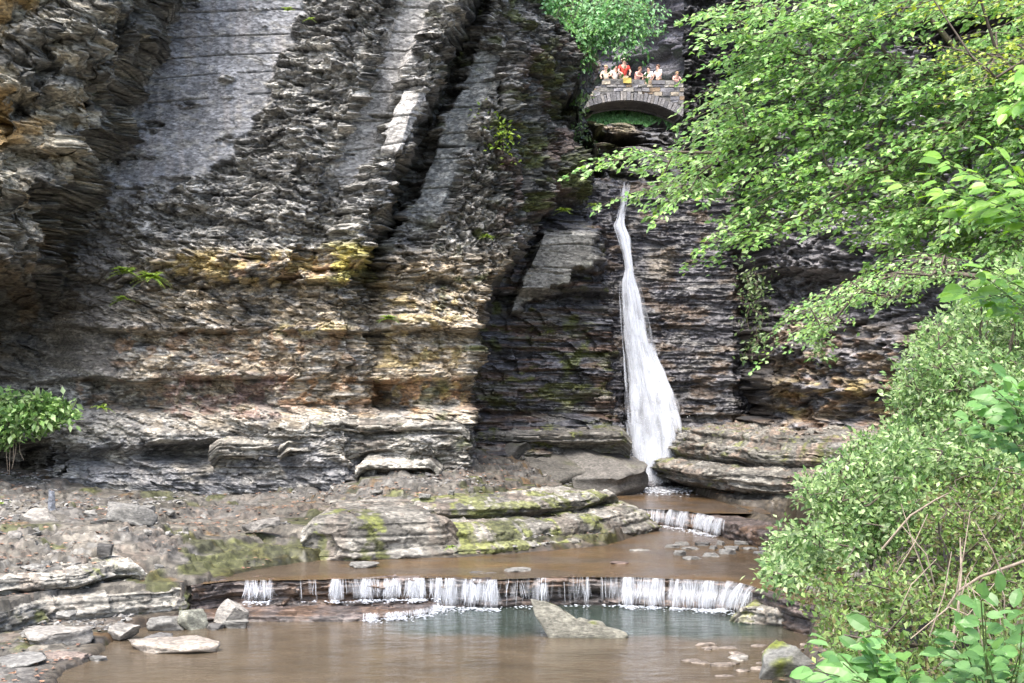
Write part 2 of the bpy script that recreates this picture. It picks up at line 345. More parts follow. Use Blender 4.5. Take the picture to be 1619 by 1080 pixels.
    d = d + .10 * (1 - sst(.0, .045, crack)) * smooth * (fbm(X / 1.2, Z / 2, 57, 2) > -.35) + .035 * (rnd2(np.round(lz - .5), X * 0, 5) - .5) * smooth
    # ---- colour
    v = lerp(.42 + 1.15 * r2 ** 1.3, .5 + 1.0 * t2 ** 1.2, chip)
    v3 = lerp(.55 + .9 * k3, .45 + 1.1 * t3, chip) * (.75 + .5 * t4)
    n1 = fbm(px / 80, py / 60, 61, 4); n2 = fbm(px / 20, py / 9, 62, 4)
    col = np.ones(X.shape + (3,)) * MID
    midpale = sst(-.1, .35, n2 + .5 * n1 + .15 * sst(200, 350, py))
    col = mixc(col, PALE * .85, midpale * .75)
    low = sst(380, 420, py) * (1 - rec)
    col = mixc(col, TAN, low * sst(-.5, .1, n2 * .7 + n1 * .6) * .92 * sst(150, 260, px) * (1 - .7 * sst(655, 690, py)))
    col = col * (v * v3)[..., None]
    col = mixc(col, PALE * (.75 + .4 * k2[..., None]), .55 * (k3 > .62) * (1 - inA) * (1 - smooth) * (1 - rec) * sst(-.3, .2, n1 + .3 * sst(100, 300, py)))
    Acol = C(.16, .155, .135) * (.45 + 1.1 * q2[..., None]) * (.6 + .8 * g3[..., None])
    Acol = mixc(Acol, C(.42, .38, .29), sst(.0, .3, fbm(px / 35, py / 30, 63, 5) + .32 - px / 450.) * .8)
    Acol = mixc(Acol, C(.38, .24, .08), sst(.12, .35, fbm(px / 45, py / 55, 64, 4) + .08 - px / 400.) * .8)
    Acol = mixc(Acol, DARK, sst(250, 470, py + 40 * n1) * .75)  # shade of the down-facing lower block put into its colour
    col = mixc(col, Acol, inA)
    streak = fbm(px / 9, py / 90, 65, 3)
    Bc = BLUE * (1 + .35 * streak + .2 * fbm(px / 40, py / 12, 66, 4) + .25 * (rnd2(np.round(lz - .5), X * 0, 6) - .5))[..., None]
    Bc = mixc(Bc, C(.27, .245, .225), sst(0, .4, streak + .5 * n1) * .55)
    Bc = mixc(Bc, PALE * .85, sst(.25, .5, fbm(px / 14, py / 7, 67, 4) + .1) * .6)
    col = mixc(col, Bc, B * smooth)
    col = mixc(col, C(.41, .395, .37) * (1 + .3 * n2)[..., None], np.maximum(st1, st2) * smooth * .9)
    c3 = mixc(np.ones(X.shape + (3,)) * C(.20, .21, .205), C(.46, .46, .42), (fbm(px / 6, py / 5, 68, 3) > .12) * .6)
    col = mixc(col, c3, st3 * smooth)
    col = mixc(col, C(.11, .095, .075) * (1 + .4 * n2)[..., None], left_low * .75)
    # mineral stains along particular beds
    def stain(x0, x1, y0, y1, c, thr, w, sx=16, sy=12, seed=70):
        nonlocal col
        k = box(px, py, x0, x1, y0, y1, 10) * sst(thr, thr + .2, fbm(px / sx, py / sy, seed, 4)) * w * (1 - rec)
        col = mixc(col, c, k)
    stain(270, 600, 396, 450, YEL, -.1, .75); stain(330, 560, 400, 445, RUST, .1, .6, seed=71); stain(520, 590, 385, 450, C(.45, .40, .07), -.2, .6, seed=72)
    stain(440, 560, 512, 530, C(.5, .42, .18), -.3, .75, seed=73); stain(180, 560, 520, 580, RUST, .05, .55, seed=74)
    stain(440, 745, 596, 652, RUST * 1.15, -.02, .8, 16, 13, 75); stain(600, 735, 440, 640, YEL, .1, .55, seed=76); stain(120, 260, 600, 655, RUST * .8, .12, .5, 14, 10, 77)
    stain(250, 460, 590, 660, C(.25, .14, .12), -.1, .55, 10, 14, 78)
    stain(60, 600, 690, 800, C(.16, .165, .18), -.3, .6, 60, 30, 79)
    stain(0, 740, 640, 720, PALE * .95, -.05, .55, 30, 12, 80)
    # dark crevices, dark wet recess and the darker far end
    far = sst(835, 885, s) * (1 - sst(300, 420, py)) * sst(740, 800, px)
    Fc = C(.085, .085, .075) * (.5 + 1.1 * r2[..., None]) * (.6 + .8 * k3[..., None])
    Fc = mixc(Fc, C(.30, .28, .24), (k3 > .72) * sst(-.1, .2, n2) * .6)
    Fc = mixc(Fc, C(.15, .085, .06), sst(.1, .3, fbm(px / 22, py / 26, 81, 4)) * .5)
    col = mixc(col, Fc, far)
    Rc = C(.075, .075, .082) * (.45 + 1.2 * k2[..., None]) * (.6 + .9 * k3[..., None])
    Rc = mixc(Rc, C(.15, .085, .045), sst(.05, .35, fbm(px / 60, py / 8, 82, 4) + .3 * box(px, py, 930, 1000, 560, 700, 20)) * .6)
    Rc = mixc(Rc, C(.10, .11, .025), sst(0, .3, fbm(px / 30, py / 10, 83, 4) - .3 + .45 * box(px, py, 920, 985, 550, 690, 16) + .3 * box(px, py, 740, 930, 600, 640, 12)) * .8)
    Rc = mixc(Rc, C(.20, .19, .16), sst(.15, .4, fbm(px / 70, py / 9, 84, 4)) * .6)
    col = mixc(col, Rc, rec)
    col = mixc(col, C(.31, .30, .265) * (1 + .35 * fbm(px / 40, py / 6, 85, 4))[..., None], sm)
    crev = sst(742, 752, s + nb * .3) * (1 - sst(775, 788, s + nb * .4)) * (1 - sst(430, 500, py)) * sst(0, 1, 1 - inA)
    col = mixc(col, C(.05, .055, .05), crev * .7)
    mossy = sst(.1, .4, fbm(px / 28, py / 22, 86, 5) - .2 + .28 * box(px, py, 780, 1000, -50, 330, 40)) * (1 - .6 * smooth)
    col = mixc(col, MOSS * (.6 + .9 * k3[..., None]), mossy * .85 * sst(560, 780, px))
    wet = 1 - .75 * np.clip(rec * (1 - sm) + crev * .6 + far * .35 + .5 * B, 0, 1)
    xe = interp(py, XE) + 10 * fbm(py / 25, py * 0, 43, 3)
    d = d * (1 - .75 * sst(xe - 5, xe + 30, px))
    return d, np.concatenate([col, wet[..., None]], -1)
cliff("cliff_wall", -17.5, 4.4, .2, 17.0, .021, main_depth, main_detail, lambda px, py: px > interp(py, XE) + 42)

# wall behind the waterfall: thin even beds, dished, the water's channel down its left edge
def fall_depth(px, py, X, Z):
    d = interp(py, [(0, 52), (285, 43.6), (300, 43.3), (420, 42.9), (560, 42.2), (660, 41.7), (700, 41.1), (780, 39.9), (900, 38.5)])
    d = d + .35 * np.cos((px - 1090) / 90 * 1.3) - .2
    d = d + interp(px, [(900, -.3), (985, .0), (992, .25), (1015, .2), (1040, 0), (1160, .3), (1185, .9), (1205, 2.5), (1230, 1.5), (1300, 0)])
    return d
def fall_detail(px, py, X0, Z, X):
    r1, e1, k1 = blocks(X, Z, 2.4, .30, 101, .25); r2, e2, k2 = blocks(X, Z, .9, .11, 102, .5); r3, e3, k3 = blocks(X, Z, .3, .05, 103, .5)
    F1, c1, t1 = facets(X + .1 * fbm(X / .3, Z / .3, 107, 3), Z, .55, .12, 108, .8)
    d = .15 * (r1 - .5) + .08 * (r2 - .5) + .06 * (r3 - .5) + .09 * F1 + .03 * (1 - sst(0, .03, e2)) + .26 * fbm(X / .7, Z / .4, 104, 5, .55)
    low = sst(600, 700, py)
    d = d + .5 * low * (r1 - .5)
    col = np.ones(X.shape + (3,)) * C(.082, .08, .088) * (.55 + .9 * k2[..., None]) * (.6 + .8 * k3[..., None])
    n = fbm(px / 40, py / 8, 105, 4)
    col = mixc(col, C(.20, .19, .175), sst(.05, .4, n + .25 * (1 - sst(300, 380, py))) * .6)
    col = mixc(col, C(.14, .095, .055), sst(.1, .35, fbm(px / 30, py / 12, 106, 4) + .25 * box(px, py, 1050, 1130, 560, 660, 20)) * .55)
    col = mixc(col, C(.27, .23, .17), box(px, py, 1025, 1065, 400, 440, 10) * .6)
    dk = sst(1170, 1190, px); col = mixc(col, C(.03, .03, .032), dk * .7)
    return d, np.concatenate([col, np.full(X.shape + (1,), .12)], -1)
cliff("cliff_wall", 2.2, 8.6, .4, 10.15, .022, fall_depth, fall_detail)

# right wall of the gorge
def right_depth(px, py, X, Z):
    d = interp(px, [(1100, 45), (1170, 44), (1195, 41.5), (1215, 39.2), (1300, 38), (1420, 35.5), (1619, 30), (1800, 26), (2200, 20)])
    p = py + 8 * fbm(px / 50, py * 0, 120, 3)
    d = d + interp(p, [(-200, 1.5), (0, 1.), (300, .9), (340, .4), (425, 0), (440, 1.0), (470, 1.3), (500, .7), (560, .1), (590, .2), (615, -.35), (622, .35), (660, .6), (668, -.3), (760, -.9), (900, -3)])
    rim = interp(px, [(1380, -400), (1420, 60), (1470, 92), (1560, 80), (1640, 60), (1700, -20), (1760, -400)])
    return d + 24 * (1 - sst(rim - 26, rim, py))
def right_detail(px, py, XX0, Z, X):
    X = XX0 * 1.6; X0 = X; F1, c1, t1 = facets(X + .15 * fbm(X / .5, Z / .4, 560, 3), Z + .1 * fbm(X / .5, Z / .4, 561, 3), .7, .35, 562, .9); F2, c2, t2 = facets(X, Z, .25, .13, 568, .9)
    r1, e1, k1 = blocks(X, Z, 1.3, .45, 111); r2, e2, k2 = blocks(X, Z, .38, .15, 112); r3, e3, k3 = blocks(X, Z, .16, .07, 113)
    d = .42 * (r1 - .5) + .28 * (r2 - .5) + .13 * (r3 - .5) + .05 * (1 - sst(0, .03, e2)) + .35 * fbm(X / .8, Z / .6, 114, 5, .6)
    F3, c3, t3 = facets(X, Z, .12, .07, 574, .9); d = .35 * d + .42 * F1 + .26 * F2 + .12 * F3 + .07 * (1 - sst(0, .12, c1)); r2 = t2; k3 = t3
    col = np.ones(X.shape + (3,)) * C(.15, .145, .15) * (.35 + 1.25 * r2[..., None]) * (.55 + .9 * k3[..., None])
    n = fbm(px / 30, py / 14, 115, 4)
    br = sst(470, 560, py + 60 * n - (px - 1200) * .15)
    col = mixc(col, C(.28, .22, .15) * (.45 + 1.1 * k2[..., None]), br * sst(-.2, .2, n) * .85)
    col = mixc(col, YEL * .9, sst(.1, .3, fbm(px / 30, py / 12, 116, 4)) * box(px, py, 1230, 1430, 600, 665, 12) * .7)
    col = mixc(col, RUST * .8, sst(.15, .35, fbm(px / 20, py / 12, 117, 4)) * sst(500, 560, py) * .6)
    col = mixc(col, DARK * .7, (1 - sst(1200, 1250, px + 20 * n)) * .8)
    return d, np.concatenate([col, np.full(X.shape + (1,), .75)], -1)
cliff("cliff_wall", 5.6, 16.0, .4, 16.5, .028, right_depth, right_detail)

# rock steps of the upper stream, seen between the fall and the bridge
def up_depth(px, py, X, Z):
    q = py - .28 * (930 - px) * 0 + 8 * fbm(px / 25, py / 25, 131, 3)
    d = interp(q, [(150, 67), (200, 66), (225, 60), (232, 54), (262, 51.5), (268, 48.8), (300, 47.5)])
    ridge = interp(px, [(860, 205), (925, 214), (960, 207), (1000, 194), (1020, 190), (1060, 205), (1200, 215)]) + 5 * fbm(px / 14, px * 0, 132, 3)
    zr = H + (YH - ridge) / F * 57; d = np.minimum(d, 66) + 16 * sst(zr, zr + .3, Z)
    return d + interp(px, [(860, -4), (915, -2.0), (945, .0), (958, -.8), (985, .5), (1080, 1), (1150, -2)])
def up_detail(px, py, X0, Z, X):
    r1, e1, k1 = blocks(X, Z, 1.1, .5, 141); r2, e2, k2 = blocks(X, Z, .4, .18, 142)
    d = .8 * (r1 - .5) + .35 * (r2 - .5) + .5 * fbm(X / 1.2, Z / .8, 143, 4)
    col = np.ones(X.shape + (3,)) * C(.07, .068, .065) * (.4 + 1.2 * r2[..., None])
    n = fbm(px / 18, py / 10, 144, 4)
    col = mixc(col, C(.36, .29, .20), box(px, py, 925, 990, 185, 235, 8) * sst(-.3, .1, n) * .8)
    col = mixc(col, MOSS, box(px, py, 860, 980, 190, 300, 14) * sst(-.05, .2, fbm(px / 12, py / 10, 145, 3)) * .8)
    return d, np.concatenate([col, np.full(X.shape + (1,), .6)], -1)
cliff("cliff_wall", 1.2, 11.5, 9.3, 16.9, .035, up_depth, up_detail)

# far walls beyond the bridge and behind the tree tops
def far_depth(px, py, X, Z):
    return 76 + interp(px, [(800, -4), (1000, 4), (1050, 1), (1200, -6), (1400, -14), (1800, -26)]) + 2.0 * fbm(px / 60, py / 50, 151, 3) + 9 * box(px, py, 1492, 1640, -40, 52, 8) + 22 * sst(150, 165, py) * (1 - sst(1060, 1100, px))
def far_detail(px, py, X0, Z, X):
    r1, e1, k1 = blocks(X, Z, 2.6, .9, 152); r2, e2, k2 = blocks(X, Z, .9, .35, 153)
    d = 1.6 * (r1 - .5) + .7 * (r2 - .5) + 1.2 * fbm(X / 2.2, Z / 1.4, 154, 4)
    col = np.ones(X.shape + (3,)) * C(.17, .165, .19) * (.35 + 1.2 * r2[..., None])
    col = mixc(col, C(.33, .32, .33), sst(.05, .3, fbm(px / 25, py / 14, 155, 4)) * .6)
    return d, np.concatenate([col, np.full(X.shape + (1,), .7)], -1)
cliff("cliff_wall", -3, 34, 13, 29, .09, far_depth, far_detail)
# ------------------------------------------------------------------ the stream floor
UP = [(300, 926), (370, 918), (450, 917), (540, 916), (620, 914.5), (700, 914), (780, 917), (850, 914), (920, 913), (1000, 913), (1100, 917), (1160, 921), (1200, 931), (1250, 948), (1310, 962)]
LIP = np.array([G(x, y, .5) for x, y in UP])
POOL_L = [G(*p, 0) for p in [(40, 1150), (95, 1060), (150, 1040), (175, 1010), (235, 985), (300, 978), (380, 968), (400, 962)]] + [LIP[i] for i in (1, 3, 5, 7, 9, 11, 12, 13, 14)] + [G(*p, 0) for p in [(1300, 985), (1290, 1040), (1230, 1068), (1150, 1180), (1150, 1500), (-900, 1500)]]
POOL_U = [G(*p, .5) for p in [(340, 922), (372, 908), (430, 897), (520, 884), (640, 884), (740, 881), (860, 871), (960, 861), (1035, 838), (1010, 826), (1150, 824), (1240, 832), (1330, 860), (1330, 905), (1330, 960)]] + [LIP[i] for i in range(13, -1, -1)]
POOL_T = [G(*p, .9) for p in [(1000, 804), (960, 800), (940, 792), (925, 776), (1000, 768), (1040, 764), (1075, 768), (1260, 840), (1260, 852), (1200, 834), (1150, 822), (1110, 812), (1060, 806)]]
land = [(-200, 1040, .3), (0, 1035, .12), (60, 1075, .02), (0, 1180, .1), (120, 1000, .2), (200, 975, .3), (0, 960, .55), (100, 945, .55), (280, 925, .55), (0, 900, 1.0), (150, 890, .9), (260, 890, .8), (330, 900, .62), (0, 850, 1.3),
        (130, 845, 1.25), (250, 850, 1.15), (400, 870, .75), (500, 860, .8), (0, 810, 1.4), (120, 800, 1.38), (300, 815, 1.15), (420, 820, 1.08), (-200, 800, 1.5), (-100, 755, 1.7), (100, 765, 1.5), (300, 792, 1.15), (450, 785, 1.3), (520, 765, 1.5), (-150, 755, 1.75), (480, 800, 1.25), (560, 780, 1.5), (650, 785, 1.5),
        (600, 740, 1.9), (680, 700, 2.35), (760, 705, 2.2), (760, 750, 1.75), (850, 690, 2.3), (850, 750, 1.55), (940, 780, 1.0), (930, 730, 1.7), (960, 700, 2.1), (760, 800, 1.3), (850, 810, 1.1), (900, 850, .7), (980, 830, .8), (1030, 832, .6), (700, 860, .7), (600, 860, .75),
        (1200, 700, 2.1), (1300, 700, 2.1), (1400, 680, 2.3), (1250, 860, .7), (1300, 880, .9), (1290, 940, .7), (1350, 960, .8), (1300, 1020, .3), (1260, 1060, .2), (1290, 1080, .3), (1400, 1040, .7), (1450, 1080, .7), (1500, 900, 1.5), (1500, 750, 2.3), (1619, 850, 2.2)]
pts = [tuple(G(*p)) for p in land]
pts += [(6.5, 12, 1.3), (4.8, 10, .8), (3.4, 9, .4), (2.2, 6, .2), (7, 8, 1.6), (12, 12, 3.2), (12, 25, 4.5), (12, 35, 4), (0, 6, -.3), (-6, 8, .0), (-14, 12, .6), (-16, 22, 1.2), (-16, 34, 2.0), (0, 44, 1.5), (5, 46, 1.5), (12, 44, 3)]
nx, ny = 1000, 900
X, Y = np.meshgrid(np.linspace(-16.5, 15, nx), 5 + 41 * np.linspace(0, 1, ny) ** .92, indexing='ij')
Zl = tps(pts, X, Y)
def pxs(X, Y, Z): return CX + F * X / Y, YH + F * (H - Z) / Y
px, py = pxs(X, Y, Zl)
Zl = Zl + .10 * fbm(X / 2.2, Y / 2.2, 201, 4)
# flat-lying beds weathered into low steps
h = .15; w = fbm(X / 1.7, Y / 1.7, 202, 5, .55)
tz = Zl / h + 1.6 * w; fl = np.floor(tz); fr = tz - fl
Zt = (fl + sst(.78, 1.0, fr) + .18 * fr - 1.6 * w) * h + .07 * (w)
gx = X + .25 * fbm(X / .7, Y / .7, 230, 3); gy = Y + .3 * fbm(X / .8, Y / .8, 231, 3)
P1, c1, r1 = facets(gx, gy, 1.5, 1.1, 232, .3); P2, c2, r2 = facets(gx, gy, .5, .4, 238, .45); P3, c3, r3 = facets(gx, gy, .15, .13, 244, .9); k1, k2, k3 = r1, r2, r3
rubble = sst(-.05, .25, fbm(X / 2.6, Y / 2.6, 206, 3) + .2 * sst(1.1, 1.4, Zl) - .28)
Zt = Zt + .10 * P1 + .08 * P2 * (.12 + rubble) + .04 * P3 * (.05 + rubble) - .04 * (1 - sst(0, .1, c1))
nz = .10 * fbm(X / .8, Y / .8, 207, 4)
sL = poly_sd(X, Y, POOL_L) + nz * 1.5; sU = poly_sd(X, Y, POOL_U) + nz; sT = poly_sd(X, Y, POOL_T) + nz
Zg = np.maximum(Zt, .04 + .05 * r1)
K1 = [(-260, 1080), (-80, 1030), (0, 1003), (60, 985), (150, 975), (250, 966), (292, 962)]; K2 = [(-260, 960), (-60, 945), (40, 935), (120, 930), (170, 918), (230, 912)]
for kk, zl, zc in ((K2, .6, .60), (K1, .12, .13)):                # the ground in front of the two bank ledges lies at their feet
    kp = np.array([G(*p, zl)[:2] for p in kk]); fr_ = (X < kp[-1, 0] + .1) & (Y < np.interp(X, kp[:, 0], kp[:, 1]) + .12)
    Zg = np.where(fr_, np.minimum(Zg, zc + .05 * P1 + .04 * P2 + .06 * nz), Zg)
Zg = lerp(-.35 + .1 * r1, Zg, sst(-.28, .05, sL)); Zg = np.where(sU < .15, lerp(.40 + .05 * r1, np.maximum(Zg, .54), sst(-.12, .12, sU)), Zg)
Zg = np.where(sT < .15, lerp(.78, np.maximum(Zg, .93), sst(-.12, .12, sT)), Zg)
# the drop below the ledge lip belongs to the ledge itself
dl = poly_sd(X, Y, POOL_U); front = (Y < np.interp(X, LIP[:, 0], LIP[:, 1]) + .28) & (X > LIP[0, 0] - .1) & (X < LIP[-1, 0] - .1) & (Y > 21)
Zg = np.where(front, -.35, Zg)
S2 = np.array([G(*p, .9)[:2] for p in [(960, 800), (1000, 804), (1060, 806), (1110, 812), (1150, 822), (1200, 834), (1260, 852)]])
front2 = (Y < np.interp(X, S2[:, 0], S2[:, 1]) + .3) & (Y > np.interp(X, S2[:, 0], S2[:, 1]) - 1.0) & (X > S2[1, 0] - .1) & (X < S2[-1, 0])
Zg = np.where(front2, np.minimum(Zg, .40), Zg)
px, py = pxs(X, Y, Zg)
n = fbm(X / 1.5, Y / 1.5, 208, 5); n2 = fbm(X / .5, Y / .5, 209, 4)
col = np.ones(X.shape + (3,)) * C(.19, .172, .14) * (.65 + .6 * r1[..., None]) * (.8 + .4 * k2[..., None])
col = mixc(col, C(.22, .21, .195), sst(-.05, .3, n) * .6)
col = mixc(col, PALE * .95, (k3 > .8) * rubble * .8)
col = mixc(col, LEAFL * (.7 + .8 * k3[..., None]), sst(.0, .28, fbm(X / 1.1, Y / .7, 210, 5) - .08) * (k3 > .45) * .5)
col = mixc(col, C(.30, .17, .05), sst(.1, .3, fbm(X / .9, Y / .5, 211, 4) + .35 * box(px, py, 100, 230, 870, 915, 20) - .34) * .6)
ms = fbm(X / .9, Y / .7, 212, 5) - .22 + .55 * box(px, py, 250, 520, 845, 905, 25) + .50 * box(px, py, 730, 1040, 765, 860, 25) + .3 * box(px, py, 480, 760, 790, 880, 30)
col = mixc(col, C(.115, .125, .028) * (.45 + .9 * k2[..., None]), sst(.08, .3, ms + .6 * n2 - .05) * .8)
wetb = (1 - sst(.0, .5, np.minimum(np.minimum(sL, sU), sT)))
col = mixc(col, col * C(.55, .48, .40), wetb * .8)
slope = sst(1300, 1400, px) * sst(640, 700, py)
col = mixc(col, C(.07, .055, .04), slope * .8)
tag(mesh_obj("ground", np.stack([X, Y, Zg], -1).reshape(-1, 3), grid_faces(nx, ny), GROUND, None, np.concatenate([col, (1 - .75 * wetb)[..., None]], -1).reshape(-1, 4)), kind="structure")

# water surfaces
BROWN, GREEN = (.082, .063, .042), (.026, .040, .033)
WL = water_mat("still muddy pool", BROWN, GREEN, bump=.35, rough=.07, dist=.03)
WU = water_mat("shallow running water", (.10, .064, .033), (.075, .062, .052), rscale=(2.5, 9), bump=.8, rough=.12, dist=.03)
def water_sheet(name, xs, ys, zf, mat, maskf, keep=None):
    X, Y = np.meshgrid(xs, ys, indexing='ij'); Z = zf(X, Y); m = maskf(X, Y, Z)
    f = grid_faces(len(xs), len(ys))
    if keep is not None:
        k = keep(X, Y).ravel(); f = f[k[f].all(1)]
    c = np.stack([m, m, m, np.ones_like(m)], -1)
    return tag(mesh_obj(name, np.stack([X, Y, Z], -1).reshape(-1, 3), f, mat, None, c.reshape(-1, 4)), kind="structure")
def lower_mask(X, Y, Z):
    px, py = pxs(X, Y, Z); q = 8 * fbm(px / 50, py / 9, 221, 3)
    return sst(560, 680, px + 3 * q) * (1 - sst(1180, 1300, px)) * (1 - sst(1000, 1013, py + .6 * q - (px - 900) * .012)) * .95
water_sheet("water", np.linspace(-16, 8, 480), np.linspace(5.5, 25.6, 500), lambda X, Y: .006 * fbm(X / .25, Y / .12, 222, 3), WL, lower_mask)
lipy = lambda X: np.interp(X, LIP[:, 0], LIP[:, 1])
water_sheet("water", np.linspace(-6, 9, 400), np.linspace(21.5, 35, 420), lambda X, Y: .5 + .012 * fbm(X / .5, Y / .22, 223, 4), WU,
            lambda X, Y, Z: sst(-.1, .3, fbm(X / 1.5, Y / .8, 224, 3)) * .6, lambda X, Y: (Y > lipy(X) - .02) & (X > LIP[1, 0] - .5) & ((Y < 33.9) | (X < 3)))
# ------------------------------------------------------------------ rock ledges swept along a line
def sweep_rock(name, line, prof, seed, colf, amp=1.0, hu=.5, hv=.14, step=.03, kind=None, parent=None, cracks=1.0, out=None):
    """line: world XY points; prof: [(outward offset, z)...] from foot to back of top."""
    line = np.asarray(line, float)[:, :2]; seg = np.hypot(*np.diff(line, axis=0).T); cum = np.r_[0, np.cumsum(seg)]
    nu = max(8, int(cum[-1] / step)); u = np.linspace(0, cum[-1], nu)
    P = np.stack([np.interp(u, cum, line[:, 0]), np.interp(u, cum, line[:, 1])], -1)
    k = max(3, int(.25 / step)) | 1; ker = np.ones(k) / k
    Pp = np.stack([np.convolve(np.pad(P[:, i], k // 2, 'edge'), ker, 'valid') for i in (0, 1)], -1)
    T = np.gradient(Pp, axis=0); T /= np.linalg.norm(T, axis=1)[:, None] + 1e-9
    Nn = np.stack([T[:, 1], -T[:, 0]], -1)                        # outward (towards the viewer for a left-to-right line)
    pr = np.asarray(prof, float); ps = np.r_[0, np.cumsum(np.hypot(*np.diff(pr, axis=0).T))]
    nv = max(6, int(ps[-1] / step)); v = np.linspace(0, ps[-1], nv)
    off = np.interp(v, ps, pr[:, 0]); zz = np.interp(v, ps, pr[:, 1])
    U, Vv = np.meshgrid(u, v, indexing='ij'); O = off[None] + 0 * U; Z = zz[None] + 0 * U
    nrm_o = np.gradient(zz, v)[None] + 0 * U; nrm_z = -np.gradient(off, v)[None] + 0 * U
    nrm_z = -nrm_z * -1
    r1, e1, k1 = blocks(U, Z + .3 * Vv * 0, hu * 3, hv * 2.2, seed); r2, e2, k2 = blocks(U, Z, hu, hv, seed + 1); r3, e3, k3 = blocks(U, Z * 1 + O * .7, hu * .3, hv * .45, seed + 2)
    f1, g1, h1 = facets(U + .1 * fbm(U / .3, Z / .3, seed + 7, 3), Z + O * .8, hu * 1.1, max(hv * 1.3, .12), seed + 20, .9); f2, g2, h2 = facets(U, Z + O * .8, hu * .35, max(hv * .5, .05), seed + 30, .9)
    d = amp * (.20 * f1 + .09 * f2 + .06 * (1 - sst(0, .1, g1)) + .22 * (r1 - .5) + .16 * (r2 - .5) + .05 * (r3 - .5) + .16 * fbm(U / .9, Vv / .5, seed + 3, 4)) - cracks * .05 * (1 - sst(0, .03, np.minimum(e2, e1)))
    O2 = O + d * np.clip(np.abs(nrm_o), .15, 1); Z2 = Z + .35 * d * np.clip(np.abs(nrm_z), 0, 1) + .03 * amp * fbm(U / .5, O / .5 + Vv, seed + 6, 4)
    XX = Pp[:, 0][:, None] + Nn[:, 0][:, None] * O2; YY = Pp[:, 1][:, None] + Nn[:, 1][:, None] * O2
    # taper both ends into the ground
    te = np.minimum(u, cum[-1] - u)[:, None]; Z2 = Z2 - .2 * (1 - sst(0, .3, te)) * (0 if out else 1); O2 = O2 - (0 if out else 1) * .7 * (1 - sst(0, .9, te + .3 * fbm(U / .3, Z / .15, seed + 8, 3)))
    col = colf(U, Z2, O2, r2, k2, k3, XX, YY)
    if col.shape[-1] == 3: col = np.concatenate([col, np.ones(col.shape[:2] + (1,))], -1)
    o = mesh_obj(name, np.stack([XX, YY, Z2], -1).reshape(-1, 3), grid_faces(nu, nv), ROCK, parent, col.reshape(-1, 4))
    if kind: tag(o, kind=kind)
    return o
def wetcol(U, Z, O, r2, k2, k3, XX, YY):
    c = np.ones(U.shape + (3,)) * C(.085, .068, .06) * (.45 + 1.0 * r2[..., None]) * (.7 + .6 * k3[..., None])
    c = mixc(c, C(.13, .078, .045), sst(.05, .3, fbm(U / .5, Z / .2, 301, 4)) * .6)
    return np.concatenate([c, np.full(U.shape + (1,), .15)], -1)
def drycol(tone=1.0, moss=.0, leafl=.15, dark=0.0):
    def f(U, Z, O, r2, k2, k3, XX, YY):
        c = np.ones(U.shape + (3,)) * C(.26, .245, .21) * tone * (.5 + .95 * r2[..., None]) * (.7 + .6 * k3[..., None])
        c = mixc(c, PALE * tone, sst(.05, .3, fbm(U / .7, Z / .2 + O, 302, 4)) * .6)
        c = mixc(c, C(.21, .15, .11) * (.6 + .8 * k3[..., None]), leafl * 2 * sst(.0, .2, fbm(U / .4, O / .3 + Z, 303, 4)))
        c = mixc(c, C(.13, .145, .03) * (.45 + .9 * k2[..., None]), sst(.25, .5, fbm(U / .5, O / .4 + Z / .3, 304, 4) + .35 * fbm(U / .1, O / .1 + Z / .07, 305, 3) + moss) * .8)
        return c
    return f
lipx = LIP[:, :2]
sweep_rock("rock_ledge", lipx + [[0, .05]], [(.02, -.3), (.03, .0), (.0, .12), (-.06, .2), (-.02, .24), (.05, .27), (.07, .44), (.04, .475), (-.1, .487), (-.6, .47)], 310, wetcol, .35, .8, .12, .02, "structure", out=True)
shelf = [G(*p, .1)[:2] for p in [(235, 985), (300, 978), (400, 973), (500, 973), (560, 972), (620, 969), (670, 963), (690, 953), (680, 946)]]
sweep_rock("rock_shelf", shelf, [(.05, -.3), (.04, .0), (.02, .08), (-.05, .11), (-.5, .10), (-1.1, .08)], 320, wetcol, .25, .8, .08, .025, "structure")
sweep_rock("rock_shelf", [G(*p, .28)[:2] for p in [(1150, 955), (1200, 960), (1240, 963), (1290, 958), (1330, 950), (1400, 940)]], [(.0, -.3), (.0, -.05), (.06, .05), (.08, .2), (.02, .27), (-.2, .3), (-1., .38)], 330,
           lambda *a: drycol(.9)(*a) * 1.0, .4, .3, .2, .025, "structure")
step2 = [G(*p, .9)[:2] for p in [(960, 800), (1000, 804), (1060, 806), (1110, 812), (1150, 822), (1200, 834), (1260, 852)]]
sweep_rock("rock_ledge", step2, [(.05, .2), (.05, .5), (.03, .8), (.0, .86), (-.8, .86)], 340, wetcol, .3, .6, .1, .03, "structure", out=True)
water_sheet("water", np.linspace(1.5, 6, 160), np.linspace(32.5, 41.5, 200), lambda X, Y: .9 + .012 * fbm(X / .4, Y / .25, 225, 4), WU, lambda X, Y, Z: sst(-.2, .3, fbm(X / .7, Y / .6, 226, 3)) * .8,
            lambda X, Y: Y > np.interp(X, [p[0] for p in step2], [p[1] for p in step2]) - .0)
